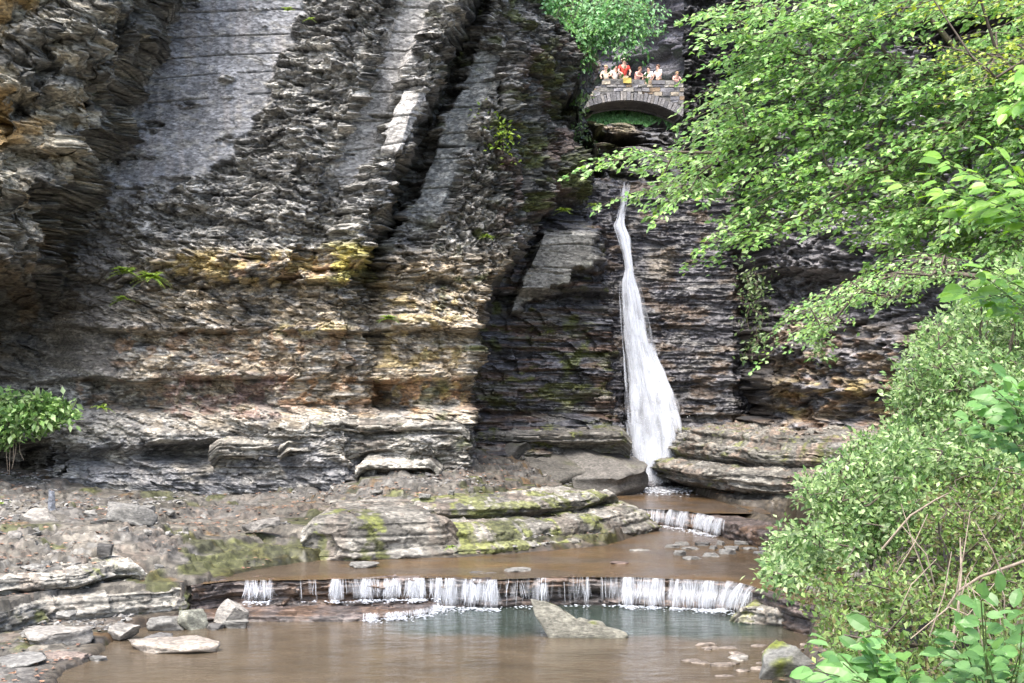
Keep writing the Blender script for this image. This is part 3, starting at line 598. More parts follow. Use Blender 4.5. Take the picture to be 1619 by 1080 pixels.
# left bank: low ledge of rounded joint blocks above a darker slab
sweep_rock("rock_ledge", [G(*p, .12)[:2] for p in [(-260, 1080), (-80, 1030), (0, 1003), (60, 985), (150, 975), (250, 966), (292, 962), (288, 935)]],
           [(.0, -.1), (.02, .05), (.1, .18), (.12, .34), (.04, .46), (-.15, .52), (-1.2, .6)], 350, drycol(.85, .0, .1), .55, .9, .3, .025, "structure")
sweep_rock("rock_ledge", [G(*p, .6)[:2] for p in [(-260, 960), (-60, 945), (40, 935), (120, 930), (170, 918), (230, 912)]],
           [(-.1, .45), (-.05, .6), (.15, .68), (.18, .78), (.1, .86), (-.3, .92), (-1.2, .95)], 355, drycol(1.1, -.1, .2), .6, .6, .12, .025, "structure")
# the block row in the middle distance and the mossy shelves right of it
sweep_rock("rock_ledge", [G(*p, .5)[:2] for p in [(470, 884), (560, 886), (640, 882), (700, 880), (730, 876)]],
           [(.05, .3), (.12, .52), (.14, .6), (-.02, .66), (-.02, 1.0), (-.08, 1.2), (-.25, 1.3), (-1.2, 1.38), (-3, 1.4)], 360, drycol(.66, -.05, .12), .5, 1.1, .4, .03, "structure")
sweep_rock("rock_ledge", [G(*p, .5)[:2] for p in [(700, 880), (780, 876), (860, 868), (930, 862), (985, 850), (1030, 838), (1010, 828)]],
           [(.0, .3), (.08, .5), (.1, .62), (-.1, .7), (-.25, .95), (-.5, 1.05), (-1.6, 1.1)], 365, drycol(.68, .26, .1), .6, .9, .2, .03, "structure")
sweep_rock("rock_ledge", [G(*p, 1.0)[:2] for p in [(640, 828), (740, 826), (830, 822), (910, 812), (960, 800)]],
           [(-.05, .8), (-.1, 1.0), (.2, 1.2), (.2, 1.3), (.0, 1.38), (-1.4, 1.45)], 368, drycol(.75, .3, .15), .6, .8, .15, .03, "structure")
# pale ledges at the foot of the left wall
for q, (pp, z, dz, sd) in enumerate([([(470, 668), (560, 662), (650, 662), (745, 664)], 2.98, .22, 370), ([(440, 690), (530, 684), (600, 690), (690, 694)], 2.55, .3, 374),
                                     ([(560, 725), (640, 722), (700, 716)], 2.1, .22, 378), ([(330, 706), (420, 700), (500, 700)], 2.5, .35, 382)]):
    ln = [W(x, y, 33.6 + q * .1 - (1.0 if q == 2 else 0))[:2] for x, y in pp]
    sweep_rock("rock_ledge", ln, [(-.5, z - dz - .25), (-.25, z - dz), (.15, z - dz + .03), (.2, z - .05), (.12, z), (-.4, z + .04), (-1.8, z + .15)], sd, drycol(.88, -.2, .1), .9, .7, .09, .03, "structure")
# beds under the recess, left of the fall
for (pp, z, dz, D, sd) in [([(740, 680), (830, 684), (920, 690), (1000, 694)], 2.55, .3, 38.5, 386)]:
    sweep_rock("rock_ledge", [W(x, y, D)[:2] for x, y in pp], [(-.6, z - dz - .3), (-.3, z - dz), (.1, z - dz + .05), (.15, z - .05), (.05, z), (-.4, z + .04), (-2.2, z + .15)], sd, drycol(.62, .1, .05), .7, .9, .12, .03, "structure")
# big overhanging slabs right of the fall
slabline = [(3.75, 41.2), (4.15, 40.2), (4.35, 39.2), (4.6, 38.0), (5.05, 36.6), (5.6, 35.2), (6.2, 34.3), (7.2, 33.6), (8.6, 33.0)]
sweep_rock("rock_shelf", slabline, [(-.5, .5), (-.9, .8), (-.9, 1.0), (-.15, 1.2), (.1, 1.28), (.12, 1.42), (.2, 1.5), (.16, 1.68), (.0, 1.74), (-.9, 1.8)], 394, drycol(.62, .02, .25), .8, 1.2, .16, .03, "structure")
sweep_rock("rock_shelf", [(x + .35, y + .5) for x, y in slabline], [(-.6, 1.6), (-.3, 1.72), (-.1, 1.85), (.05, 2.0), (.0, 2.2), (-.15, 2.24), (-.3, 2.35), (-.5, 2.55), (-3.5, 2.75)], 398, drycol(.55, .05, .3), .9, .9, .12, .03, "structure")
# ------------------------------------------------------------------ foliage
RNG = np.random.default_rng(7)
T_SMALL = (np.array([(0, 0, 0), (.27, .42, .07), (0, 1, -.04), (-.27, .42, .07)]), np.array([(0, 1, 2), (0, 2, 3)]))
_y = [0, .18, .42, .68, .88, 1.0]; _w = [0, .2, .3, .25, .12, 0]
_v = [(0, 0, 0)] + [p for y, w in zip(_y[1:5], _w[1:5]) for p in ((-w, y, .07 - .16 * y * y), (0, y, -.16 * y * y), (w, y, .07 - .16 * y * y))] + [(0, 1, -.2)]
_f = [(0, 2, 1), (0, 3, 2)] + [t for k in range(3) for a in (1 + 3 * k,) for t in ((a, a + 1, a + 3), (a + 1, a + 4, a + 3), (a + 1, a + 2, a + 4), (a + 2, a + 5, a + 4))] + [(10, 11, 13), (11, 12, 13)]
T_BIG = (np.array(_v, float), np.array(_f))
def unit(v): return v / (np.linalg.norm(v, axis=-1, keepdims=True) + 1e-9)
def leaf_cloud(name, c, d, n, s, col, tpl, parent, mat=None):
    V, Fc = tpl; c, d, n = np.asarray(c, float), unit(np.asarray(d, float)), np.asarray(n, float)
    w = unit(np.cross(d, n)); n = np.cross(w, d)
    P = c[:, None] + s[:, None, None] * (V[None, :, 0:1] * w[:, None] + V[None, :, 1:2] * d[:, None] + V[None, :, 2:3] * n[:, None])
    k = len(V); f = (np.arange(len(c)) * k)[:, None, None] + Fc[None]
    return mesh_obj(name, P.reshape(-1, 3), f.reshape(-1, 3), mat or LEAF, parent, np.repeat(col, k, 0), smooth=False)
def tubes(name, lines, mat, parent, sides=5):
    """lines: list of (points (n,3), radii (n)) joined into one mesh (one plant's wood)."""
    Vs, Fs, base = [], [], 0
    for P, R in lines:
        P = np.asarray(P, float); n = len(P); T = unit(np.gradient(P, axis=0)); a = np.where(np.abs(T[:, 2:3]) > .9, C(1, 0, 0), C(0, 0, 1))
        A = unit(np.cross(T, a)); B = np.cross(T, A); th = np.arange(sides) / sides * 2 * math.pi
        ring = P[:, None] + np.asarray(R)[:, None, None] * (np.cos(th)[None, :, None] * A[:, None] + np.sin(th)[None, :, None] * B[:, None])
        Vs.append(ring.reshape(-1, 3)); i = base + np.arange(n * sides).reshape(n, sides); j = np.roll(i, -1, 1)
        Fs.append(np.stack([i[:-1], j[:-1], j[1:], i[1:]], -1).reshape(-1, 4)); base += n * sides
    return mesh_obj(name, np.concatenate(Vs), np.concatenate(Fs), mat, parent)
def inpoly(x, y, poly):
    p = np.asarray(poly, float); ins = np.zeros(np.shape(x), bool)
    for (ax, ay), (bx, by) in zip(p, np.roll(p, -1, 0)):
        ins ^= ((ay > y) != (by > y)) & (x < (bx - ax) * (y - ay) / (by - ay + 1e-12) + ax)
    return ins
def sample(poly, n, holes=()):
    p = np.asarray(poly, float); out = []
    while len(out) < n:
        x = RNG.uniform(p[:, 0].min(), p[:, 0].max(), n * 2); y = RNG.uniform(p[:, 1].min(), p[:, 1].max(), n * 2)
        k = inpoly(x, y, poly)
        for h in holes: k &= ~inpoly(x, y, h)
        out += list(zip(x[k], y[k]))
    return np.array(out[:n])
def wood_net(root, tips, r0=.12, rk=.0062):
    """Branches: every tip reaches back to the nearest wood already grown towards the root."""
    root = np.asarray(root, float); order = np.argsort(np.linalg.norm(tips - root, axis=1)); nodes = [root]; par = [-1]; dist = [0.]
    for t in tips[order]:
        A = np.array(nodes); D = np.linalg.norm(A - t, axis=1) + .35 * np.array(dist); j = int(np.argmin(D)); seglen = np.linalg.norm(A[j] - t)
        m = max(1, int(seglen / .9)); prev = j
        for q in range(1, m + 1):
            a = A[j] + (t - A[j]) * q / m + (RNG.normal(0, .05, 3) if q < m else 0); nodes.append(a); par.append(prev); dist.append(dist[prev] + seglen / m); prev = len(nodes) - 1
    cnt = np.zeros(len(nodes))
    for i in range(len(nodes) - 1, 0, -1): cnt[i] += 1; cnt[par[i]] += cnt[i]
    r = np.minimum(r0, .004 + rk * np.sqrt(cnt))
    return [(np.array([nodes[par[i]], nodes[i]]), [r[par[i]] if par[i] else r[i], r[i]]) for i in range(1, len(nodes))]
GREENS = np.array([(.085, .17, .025), (.12, .22, .035), (.16, .26, .04), (.06, .13, .03), (.10, .20, .06)])
def leafcols(n, pal=GREENS, var=.35, patch=None):
    c = pal[RNG.integers(0, len(pal), n)] * RNG.uniform(1 - var, 1 + var, (n, 1))
    return c if patch is None else c * patch[:, None]
def sprays(tips, length, per, size, out_dir, droop=.35, width=.28, flat=.55, view=.7, pal=GREENS):
    """Flat drooping sprays of leaves hanging out from each twig tip."""
    n = len(tips); d = unit(np.asarray(out_dir, float)[None] + RNG.normal(0, .38, (n, 3)) * C(1, 1, .45)); L = length * RNG.uniform(.55, 1.35, n)
    side = unit(np.cross(d, C(0, 0, 1))); shade = RNG.uniform(.7, 1.3, n)
    t = RNG.uniform(-.35, 1, (n, per)) ; w = RNG.normal(0, 1, (n, per)) * width * (1.05 - t).clip(.1, 1.1)
    c = tips[:, None] + (d * L[:, None])[:, None] * t[..., None] + side[:, None] * (w * L[:, None])[..., None]
    c[..., 2] -= droop * L[:, None] * t.clip(0, 1) ** 2 + np.abs(w) * L[:, None] * .25 - RNG.normal(0, .035, (n, per))
    ld = d[:, None] * .8 + side[:, None] * np.sign(w)[..., None] * .7 + RNG.normal(0, .3, (n, per, 3)); ld[..., 2] -= .35
    nn = C(0, -view, 1) + RNG.normal(0, flat, (n, per, 3))
    m = n * per
    lines = [(np.stack([tips[i] - d[i] * L[i] * .3, tips[i] + d[i] * L[i] * .35 - C(0, 0, droop * L[i] * .12), tips[i] + d[i] * L[i] * .85 - C(0, 0, droop * L[i] * .7)]), (.008, .006, .003)) for i in range(n)]
    return c.reshape(-1, 3), ld.reshape(-1, 3), nn.reshape(-1, 3), size * RNG.uniform(.6, 1.25, m), leafcols(m, pal, .25, np.repeat(shade, per)), lines
def depth_field(pp, f): return np.array([W(x, y, f(x, y) + e) for (x, y), e in zip(pp, RNG.uniform(-1, 1, len(pp)))])
BRIGHT = np.array([(.20, .35, .10), (.28, .45, .16), (.16, .31, .09), (.40, .54, .26), (.11, .23, .06), (.25, .41, .09)])
COOL = np.array([(.17, .28, .09), (.24, .36, .13), (.11, .20, .06), (.35, .45, .22), (.07, .14, .04)])
def tree(name, label, root, base, poly, n, dfun, length, per, size, out, holes=(), trunk_r=.14, pal=BRIGHT, group=None, jitter=1.0, extra=None, **kw):
    """root = where the trunk stands, base = where its limbs start."""
    pp = sample(poly, n, holes)
    if extra is not None: pp = np.concatenate([pp, np.array(extra, float)])
    tips = np.array([W(x, y, dfun(x, y) + e) for (x, y), e in zip(pp, RNG.uniform(-jitter, jitter, len(pp)))])
    e = empty(name, root, label, "tree", group)
    c, d, nn, s, col, lines = sprays(tips, length, per, size, out, pal=pal, **kw)
    root = np.asarray(root, float); base = np.asarray(base, float); mid = (root + base) / 2 + C(.12, -.1, 0)
    tubes("trunk", [(np.array([root - C(0, 0, .3), mid, base]), (trunk_r * 1.25, trunk_r, trunk_r * .8))], BARK, e, 10)
    tubes("branch", wood_net(base, tips, trunk_r * .7) + lines, BARK, e, 4)
    leaf_cloud("crown", c, d, nn, s, col, T_SMALL, e)
    return e
def ground_z(x, y):
    i = int(np.clip(np.searchsorted(GXs, x), 0, nx - 1)); j = int(np.clip(np.searchsorted(GYs, y), 0, ny - 1)); return float(Zg[i, j])
GXs = np.linspace(-16.5, 15, nx); GYs = 5 + 41 * np.linspace(0, 1, ny) ** .92
# the big tree leaning in from the right: three layers of boughs
P_MAIN = [(1165, 60), (1150, 12), (1200, -10), (1270, -40), (1760, -40), (1760, 410), (1619, 395), (1560, 385), (1500, 400), (1440, 395), (1385, 350), (1300, 335), (1230, 385), (1165, 425), (1130, 415), (1175, 370), (1190, 300), (1240, 268),
          (1180, 262), (1150, 300), (1120, 320), (1085, 300), (1105, 275), (1080, 250), (1140, 222), (1160, 165), (1165, 125)]
tree("overhanging_tree", "large bright tree reaching layered boughs from the right across the bridge and waterfall", (10.4, 24, ground_z(10.4, 24)), (10.2, 24, 9.0), P_MAIN, 640,
     lambda x, y: interp(x, [(900, 26), (1200, 24.5), (1619, 22), (1800, 22)]), 1.05, 56, .125, (-1, -.25, -.05),
     holes=([(1160, 300), (1230, 240), (1180, 350)], [(1185, 60), (1195, 120), (1110, 110), (1085, 80)], [(1420, 88), (1480, 95), (1560, 60), (1600, 30), (1600, 10), (1490, 12), (1440, 55)]),
     trunk_r=.2, extra=[(965, 258), (985, 250), (1010, 243), (1035, 240), (1065, 240), (1040, 298), (1065, 292), (1090, 280), (1170, 408), (1180, 380), (1150, 20), (1150, 200)])
tree("hornbeam_sapling", "slender sapling with one low leafy bough in front of the dark right hand cliff", (8.3, 20, ground_z(8.3, 20)), (7.4, 20, 5.4), [(1265, 495), (1330, 450), (1400, 415), (1500, 400), (1560, 440), (1470, 440), (1420, 470), (1370, 490), (1300, 520)], 46,
     lambda x, y: 20.5, .8, 42, .085, (-1, -.2, -.12), trunk_r=.06)
tree("hornbeam_sapling", "bright yellow green sapling at the top right corner over the walkway tunnel", (9.6, 18.5, ground_z(9.6, 18.5)), (9.3, 18.5, 7.3), [(1400, 10), (1500, -20), (1700, -20), (1700, 200), (1590, 170), (1480, 110), (1450, 60), (1545, 50), (1530, 20), (1470, 20)], 46,
     lambda x, y: 19, .6, 20, .085, (-1, -.2, .1), trunk_r=.07, pal=np.array([(.26, .34, .04), (.30, .38, .06), (.20, .30, .05)]))
tree("cliff_top_tree", "green tree hanging over the dark cliff edge above the left end of the bridge", (2.6, 44.5, 16.3), (2.4, 44, 17.4), [(845, -20), (1035, -20), (1030, 40), (1045, 62), (1005, 42), (960, 40), (930, 65), (895, 80), (870, 55), (855, 30)], 170,
     lambda x, y: 43, 1.2, 46, .15, (-.3, -.6, -.5), trunk_r=.2, pal=BRIGHT * C(.72, .92, 1.0))
def shrub(name, label, poly, n, dfun, size, per, rad, pal, tpl=T_SMALL, cat="shrub", group=None, up=.7, holes=(), jitter=.8, stem=.012, root=None, lean=(-.3, -.4)):
    pp = sample(poly, n, holes)
    if n > 300:                                                    # clumps that bulge forward, gaps between them that go deep
        q = fbm(pp[:, 0] / 34, pp[:, 1] / 30, 640 + n, 4); pp = pp[q > -.20]; n = len(pp)
    bulge = -1.7 * fbm(pp[:, 0] / 48, pp[:, 1] / 40, 650, 3) if n > 300 else np.zeros(n)
    tips = np.array([W(x, y, dfun(x, y) + e + b) for (x, y), e, b in zip(pp, RNG.uniform(-jitter, jitter, len(pp)), bulge)])
    if root is None:
        m = tips.mean(0) + C(.2, .5, 0); root = C(m[0], m[1], ground_z(m[0], m[1]))
    e = empty(name, root, label, cat, group)
    shade = RNG.uniform(.7, 1.3, n); off = RNG.normal(0, 1, (n, per, 3)) * rad
    ax = unit(C(lean[0], lean[1], up)[None] + RNG.normal(0, .45, (n, 3)))
    t = RNG.uniform(-1.3, 1, (n, per)); c = tips[:, None] + ax[:, None] * (t * rad * 2.2)[..., None] + off * C(1, 1, .6) * .7
    ld = off / rad * .9 + ax[:, None] * .5; ld[..., 2] -= .2
    nn = C(-.1, -.8, 1.0) + RNG.normal(0, .5, (n, per, 3)); m = n * per
    col = leafcols(m, pal, .28, np.repeat(shade, per))
    lines = wood_net(np.asarray(root, float), tips[::2] if n > 300 else tips, stem * 2.2, .0022)
    tubes("stem", lines, BARK, e, 4)
    leaf_cloud("foliage", c.reshape(-1, 3), ld.reshape(-1, 3), nn.reshape(-1, 3), size * RNG.uniform(.45, 1.5, m), col, tpl, e)
    return e
def bdepth(x, y): return interp(y, [(400, 19.5), (600, 18.0), (800, 15.5), (1000, 12.6), (1100, 11.5)]) - .0022 * (x - 1400)
shrub("bush", "broad small leaved bush on the upper right bank beside the ochre cliff", [(1640, 400), (1560, 440), (1500, 500), (1465, 510), (1440, 560), (1418, 600), (1405, 650), (1385, 690), (1420, 740), (1700, 760), (1700, 420)], 2100, bdepth, .068, 14, .085, COOL)
shrub("bush", "dense bush spilling down the right bank beside the undercut slabs and the small upper cascade", [(1390, 690), (1360, 700), (1320, 715), (1285, 745), (1262, 790), (1238, 830), (1225, 880), (1212, 915), (1240, 925), (1300, 890), (1420, 870), (1480, 740)], 1500, bdepth, .062, 14, .075, COOL * .95)
BUSH3 = shrub("bush", "tangled green bush with dry brown stems on the lower right bank above the pool", [(1470, 740), (1415, 870), (1300, 900), (1262, 935), (1300, 960), (1300, 1010), (1330, 1060), (1400, 1090), (1700, 1090), (1700, 745)], 2200, bdepth, .056, 12, .075, np.array([(.12, .21, .05), (.17, .27, .07), (.08, .14, .03), (.22, .30, .09), (.14, .13, .05)]))
# broad-leaved plants close to the camera
def broad_plant(name, label, root, tips, size, pal, per=9, rad=.16):
    e = empty(name, root, label, "plant"); root = np.asarray(root, float); lines, cs, ds, ns, ss = [], [], [], [], []
    for t in tips:
        m = (root + t) / 2 + C(0, 0, .12) + RNG.normal(0, .04, 3); lines.append((np.array([root, m, t]), (.007, .005, .003)))
        for k in range(per):
            f = .45 + .55 * k / (per - 1); p = (root * (1 - f) ** 2 + 2 * m * f * (1 - f) + t * f * f); a = (k % 2 * 2 - 1) * RNG.uniform(.5, 1.2) * (1 if k < per - 1 else .1)
            ax = unit(t - m); sd = unit(np.cross(ax, C(0, 0, 1))); dd = unit(ax * math.cos(a) + sd * math.sin(a) + C(0, 0, -.25)); q = p + dd * RNG.uniform(.01, .05)
            cs.append(q); ds.append(dd); ns.append(C(-.1, -.75, 1) + RNG.normal(0, .3, 3)); ss.append(size * RNG.uniform(.65, 1.2))
    tubes("stem", lines, plain("green stem", (.12, .16, .05), .6), e, 5)
    leaf_cloud("foliage", np.array(cs), np.array(ds), np.array(ns), np.array(ss), leafcols(len(cs), pal, .2), T_BIG, e)
    return e
def tips_at(poly, n, D, jit=.35): return [W(x, y, D + RNG.uniform(-jit, jit)) for x, y in sample(poly, n)]
BIGP = np.array([(.15, .31, .09), (.19, .36, .12), (.12, .26, .07)]); BIGB = np.array([(.19, .37, .05), (.24, .42, .08), (.15, .31, .05)])
broad_plant("leafy_plant", "large oval leaved plant in the bottom foreground beside the mossy boulder", W(1440, 1180, 7.6), tips_at([(1300, 1005), (1360, 985), (1470, 1040), (1500, 1090), (1280, 1090), (1290, 1040)], 17, 7.3), .125, BIGP)
broad_plant("leafy_plant", "dark green broad leaved plant in the bottom right corner", W(1580, 1200, 7.2), tips_at([(1490, 970), (1560, 940), (1640, 960), (1640, 1090), (1500, 1090), (1480, 1010)], 20, 7.0), .10, BIGP * .8)
broad_plant("leafy_plant", "broad leaved sprig arching over the bush at the right edge halfway up", W(1640, 760, 9), tips_at([(1500, 620), (1560, 590), (1640, 600), (1640, 730), (1540, 700), (1490, 700)], 12, 8.8), .12, BIGP)
broad_plant("leafy_plant", "pale broad leaved sprig above the bush with its leaves against the brown cliff", W(1680, 560, 10.5), tips_at([(1500, 440), (1560, 425), (1640, 420), (1640, 480), (1540, 485), (1490, 470)], 9, 10.3), .15, BIGB)
broad_plant("leafy_plant", "bright broad leaved branch in front of the big tree at the right edge", W(1700, 420, 10), tips_at([(1400, 280), (1480, 245), (1640, 220), (1640, 350), (1530, 350), (1420, 310)], 15, 9.8, .6), .15, BIGB)
broad_plant("leafy_plant", "bright broad leaves at the right edge above everything else of the branches", W(1690, 180, 9.5), tips_at([(1590, 70), (1640, 50), (1640, 230), (1590, 200), (1600, 130)], 8, 9.3), .14, BIGB)
# plants rooted in the cliffs
GD = {}
def small_shrub(name, label, poly, n, D, size, per, rad, pal, cat="plant", group=None, root=None, droop=False):
    return shrub(name, label, poly, n, lambda x, y: D, size, per, rad, pal, cat=cat, group=group, jitter=.25, stem=.004, root=root, up=-.2 if droop else .5)
small_shrub("bush", "round leaved bush hanging over the dark hollow at the left edge of the picture", [(-40, 630), (30, 622), (90, 632), (122, 655), (98, 668), (60, 676), (30, 690), (-40, 712)], 260, 33.2, .17, 9, .11, COOL * 1.35, "shrub", root=W(20, 690, 34.2))
tubes("hanging_roots", [(np.array([W(x, 680, 33.6), W(x + RNG.uniform(-6, 6), 715, 33.4), W(x + RNG.uniform(-9, 9), y, 33.4)]), (.011, .008, .004)) for x, y in [(14, 745), (22, 735), (30, 728), (18, 752), (27, 742)]], TWIG, None)
tag(bpy.data.objects["hanging_roots"], "bare roots hanging below the bush in front of the dark hollow", "roots")
FERN = np.array([(.24, .36, .04), (.30, .42, .06), (.18, .30, .04)])
def fern(label, x, y, D, r, n, pal=FERN):
    root = W(x, y + r * .3, D); e = empty("fern", root, label, "fern", "ferns growing on the cliff"); cs, ds, ns, ss, ln = [], [], [], [], []
    R = r / F * D
    for k in range(n):
        a = RNG.uniform(0, math.pi * 2); dr = C(math.cos(a), -abs(math.sin(a)) * .7, RNG.uniform(-.1, .9)); P = [root + unit(dr) * R * 1.25 * t + C(0, 0, -.55 * R * t * t) for t in np.linspace(0, 1, 9)]
        ln.append((np.array(P), np.linspace(.008, .003, 9)))
        for t in range(1, 9):
            sd = unit(np.cross(P[t] - P[t - 1], C(0, .3, 1)))
            for sg in (-1, 1): cs.append(P[t]); ds.append(sd * sg + unit(P[t] - P[t - 1]) * .5); ns.append(C(0, -.7, 1) + RNG.normal(0, .2, 3)); ss.append(R * .34 * (1.1 - t / 10))
    tubes("stem", ln, plain("fern stem", (.14, .2, .05), .6), e, 4)
    leaf_cloud("foliage", np.array(cs), np.array(ds), np.array(ns), np.array(ss), leafcols(len(cs), pal, .2), T_SMALL, e)
for lb, x, y, D, r, n in [("yellow green fern on the lichen streaked wall, left of a pair", 200, 425, 34.2, 24, 16), ("yellow green fern at the right of a pair on the stained wall", 240, 432, 34.2, 26, 16), ("small pale fern just below the pair on the stained wall", 196, 468, 34.5, 18, 9),
                          ("fern growing high on the dark left cliff, upper of two", 62, 398, 34.3, 18, 10), ("fern growing high on the dark left cliff, lower of two", 88, 424, 34.5, 15, 9), ("thin upright fern at the foot of the wall right of the hanging bush", 163, 640, 33.7, 18, 8),
                          ("lone green tuft in the deep crack between two buttresses", 614, 500, 34.2, 15, 16), ("small plant at the left edge of the rubble floor", 6, 792, 29, 16, 12), ("little fern beside the tilted pale slab on the left bank", 84, 806, 28, 10, 8),
                          ("tiny green plant at the waterline under the row of stone blocks", 712, 862, 27.6, 10, 10), ("yellow weed on the top edge of the smooth grey slab", 455, 14, 34.3, 12, 8), ("tuft of grass on the slab face near the crest", 490, 28, 34.3, 9, 7),
                          ("green weed on the overhanging slabs right of the waterfall", 1178, 742, 35.2, 15, 12), ("moss fern above the smooth triangular rock face", 892, 330, 39.6, 14, 12), ("fern on the ledge left of the top of the waterfall", 938, 322, 40.2, 10, 9),
                          ("pale fern clinging to the dark cliff left of the triangular face", 770, 372, 35.8, 12, 9)]:
    fern(lb, x, y, D, r, n)
small_shrub("bush", "bright blue green bush on the dark cliff just below the left end of the bridge", [(868, 140), (890, 130), (915, 150), (912, 180), (890, 178), (865, 165)], 60, 47, .17, 9, .2, COOL, "shrub", root=W(892, 180, 48.5))
small_shrub("bush", "thin yellowish bush on the mossy cliff above the dark wedge", [(755, 175), (775, 180), (800, 205), (805, 240), (790, 245), (765, 205)], 50, 35.6, .12, 7, .14, FERN * .8, "shrub", root=W(785, 245, 36.4))
small_shrub("bush", "small drooping bush on the shadowed cliff at the bridge abutment foot", [(900, 195), (930, 200), (925, 225), (900, 220)], 20, 44, .14, 7, .15, COOL * .8, "shrub", root=W(915, 225, 45))
small_shrub("creeper", "trailing creeper hanging down the dark corner right of the waterfall wall", [(1180, 430), (1215, 430), (1210, 500), (1200, 560), (1185, 580), (1180, 500)], 60, 37.8, .13, 6, .16, COOL * .55, "plant", root=W(1195, 430, 38.5), droop=True)
small_shrub("creeper", "leafy creeper dangling from the low bough against the layered brown cliff", [(1280, 520), (1310, 515), (1305, 570), (1290, 575)], 30, 33, .12, 6, .12, BRIGHT * .7, "plant", root=W(1295, 515, 35), droop=True)
# grass bank under the arch
gb = tps([(3, 78, 17.9), (9, 78, 17.4), (3, 90, 22), (9, 90, 22), (3, 74, 15.5), (9, 74, 15.4)], *(g := np.meshgrid(np.linspace(0, 14, 80), np.linspace(72, 92, 80), indexing='ij')))
tag(mesh_obj("grass_bank", np.stack([g[0], g[1], gb + .25 * fbm(g[0] / .6, g[1] / .6, 600, 3)], -1).reshape(-1, 3), grid_faces(80, 80), plain("grass turf", (.12, .24, .08), .9, .4, 4)), kind="structure")
n = 16000; gx_ = RNG.uniform(1, 11, n); gy_ = RNG.uniform(73, 90, n); gz_ = tps([(3, 78, 17.9), (9, 78, 17.4), (3, 90, 22), (9, 90, 22), (3, 74, 15.5), (9, 74, 15.4)], gx_, gy_)
tag(leaf_cloud("grass", np.stack([gx_, gy_, gz_], -1), C(0, -.2, 1) + RNG.normal(0, .4, (n, 3)), C(0, -1, .6) + RNG.normal(0, .3, (n, 3)), RNG.uniform(.12, .28, n), leafcols(n, np.array([(.16, .36, .13), (.22, .42, .17)])), T_SMALL, None),  # blades brightened in colour to look sunlit
    "green ground cover on the far bank seen under the bridge arch", "ground cover", kind="stuff")
# ------------------------------------------------------------------ falling water
def ribbons(name, paths, widths, alphas, parent, mat=None, fade=True):
    """paths (n,k,3): thin twisting ribbons of water."""
    P = np.asarray(paths, float); n, k, _ = P.shape
    th = RNG.uniform(-.3, .3, (n, 1)) + np.linspace(0, 1, k)[None] * RNG.normal(0, .2, (n, 1)); s = np.stack([np.cos(th), np.sin(th), 0 * th], -1)
    t = np.linspace(0, 1, k); pr = np.sin(math.pi * np.clip(t * .94 + .03, 0, 1)) ** .45
    w = widths[:, None] * pr[None] * .5
    V = np.stack([P - s * w[..., None], P + s * w[..., None]], 2).reshape(-1, 3)
    i = (np.arange(n) * k * 2)[:, None] + np.arange(k - 1)[None] * 2; f = np.stack([i, i + 1, i + 3, i + 2], -1).reshape(-1, 4)
    a = alphas[:, None] * (np.where(fade, np.sin(math.pi * t) ** .35, 1) + 0 * t)[None]; a = np.repeat(a[..., None], 2, 2).reshape(-1)
    return tag(mesh_obj(name, V, f, mat or FALL, parent, np.stack([a * 0 + 1, a * 0 + 1, a * 0 + 1, a], -1)), kind="stuff")
FP = np.array([(288, 989, 16), (320, 986, 10), (346, 981, 12), (356, 979, 18), (376, 986, 20), (400, 991, 13), (425, 995, 13), (445, 994, 22), (470, 998, 29), (520, 1004, 34), (560, 1010, 38), (620, 1024, 55), (680, 1032, 65), (710, 1035, 66), (745, 1036, 60), (772, 1034, 44)], float)
def fall_pt(q, lat, dep):
    """q photo row along the fall, lat -1..1 across, dep metres towards the viewer."""
    D = np.interp(q, [290, 420, 560, 660, 775], [42.1, 41.75, 41.3, 40.8, 40.3]) - dep
    x = np.interp(q, FP[:, 0], FP[:, 1]) + lat * np.interp(q, FP[:, 0], FP[:, 2]) / 2
    return np.stack([(x - CX) / F * D, D + 0 * x, H - (q - YH) / F * D], -1)
wf = empty("waterfall", fall_pt(np.array(770.), 0, 0), "tall white waterfall dropping down the dark layered rock face into the stream", "waterfall")
def fall_set(n, q0, q1, ln, latf, wid, al, dep, k=10):
    s = RNG.uniform(q0, q1, n); L = RNG.uniform(.4, 1, n) * ln; lat = latf(n); q = s[:, None] + L[:, None] * np.linspace(0, 1, k)[None]; q = np.minimum(q, 774)
    l2 = lat[:, None] + RNG.normal(0, .03, (n, 1)) * np.linspace(0, 1, k)[None] + .02 * np.sin(q / 9 + RNG.uniform(0, 6, (n, 1)))
    d = dep * np.sqrt(np.clip(1 - np.abs(lat), 0, 1))[:, None] * RNG.uniform(.2, 1, (n, 1)); grow = np.interp(s, [290, 400, 600, 770], [.35, .5, .9, 1.2]); al_ = .1 + 1.5 * vn(lat * 3.2 + s / 60, s / 16, 745)
    return fall_pt(q, l2, d), wid * RNG.uniform(.5, 1.5, n) * np.clip(np.interp(s, FP[:, 0], FP[:, 2]) / 46, .16, 1.2), np.clip(RNG.uniform(al * .6, al, n) * al_, 0, 1)
P_, w_, a_ = fall_set(1500, 335, 745, 70, lambda n: np.clip(RNG.uniform(-1, 1, n) * RNG.uniform(.2, 1, n) ** .4, -.95, .95), .12, .62, .35); ribbons("water_sheet", P_, w_, a_, wf)
P_, w_, a_ = fall_set(1500, 430, 760, 60, lambda n: np.clip(RNG.normal(.08, .66, n), -1.25, 1.4), .04, .26, .45); ribbons("water_veil", P_, w_, a_, wf)
P_, w_, a_ = fall_set(120, 286, 372, 34, lambda n: RNG.uniform(-1, 1, n), .08, .5, .05); ribbons("water_lip", P_, w_, a_, wf)
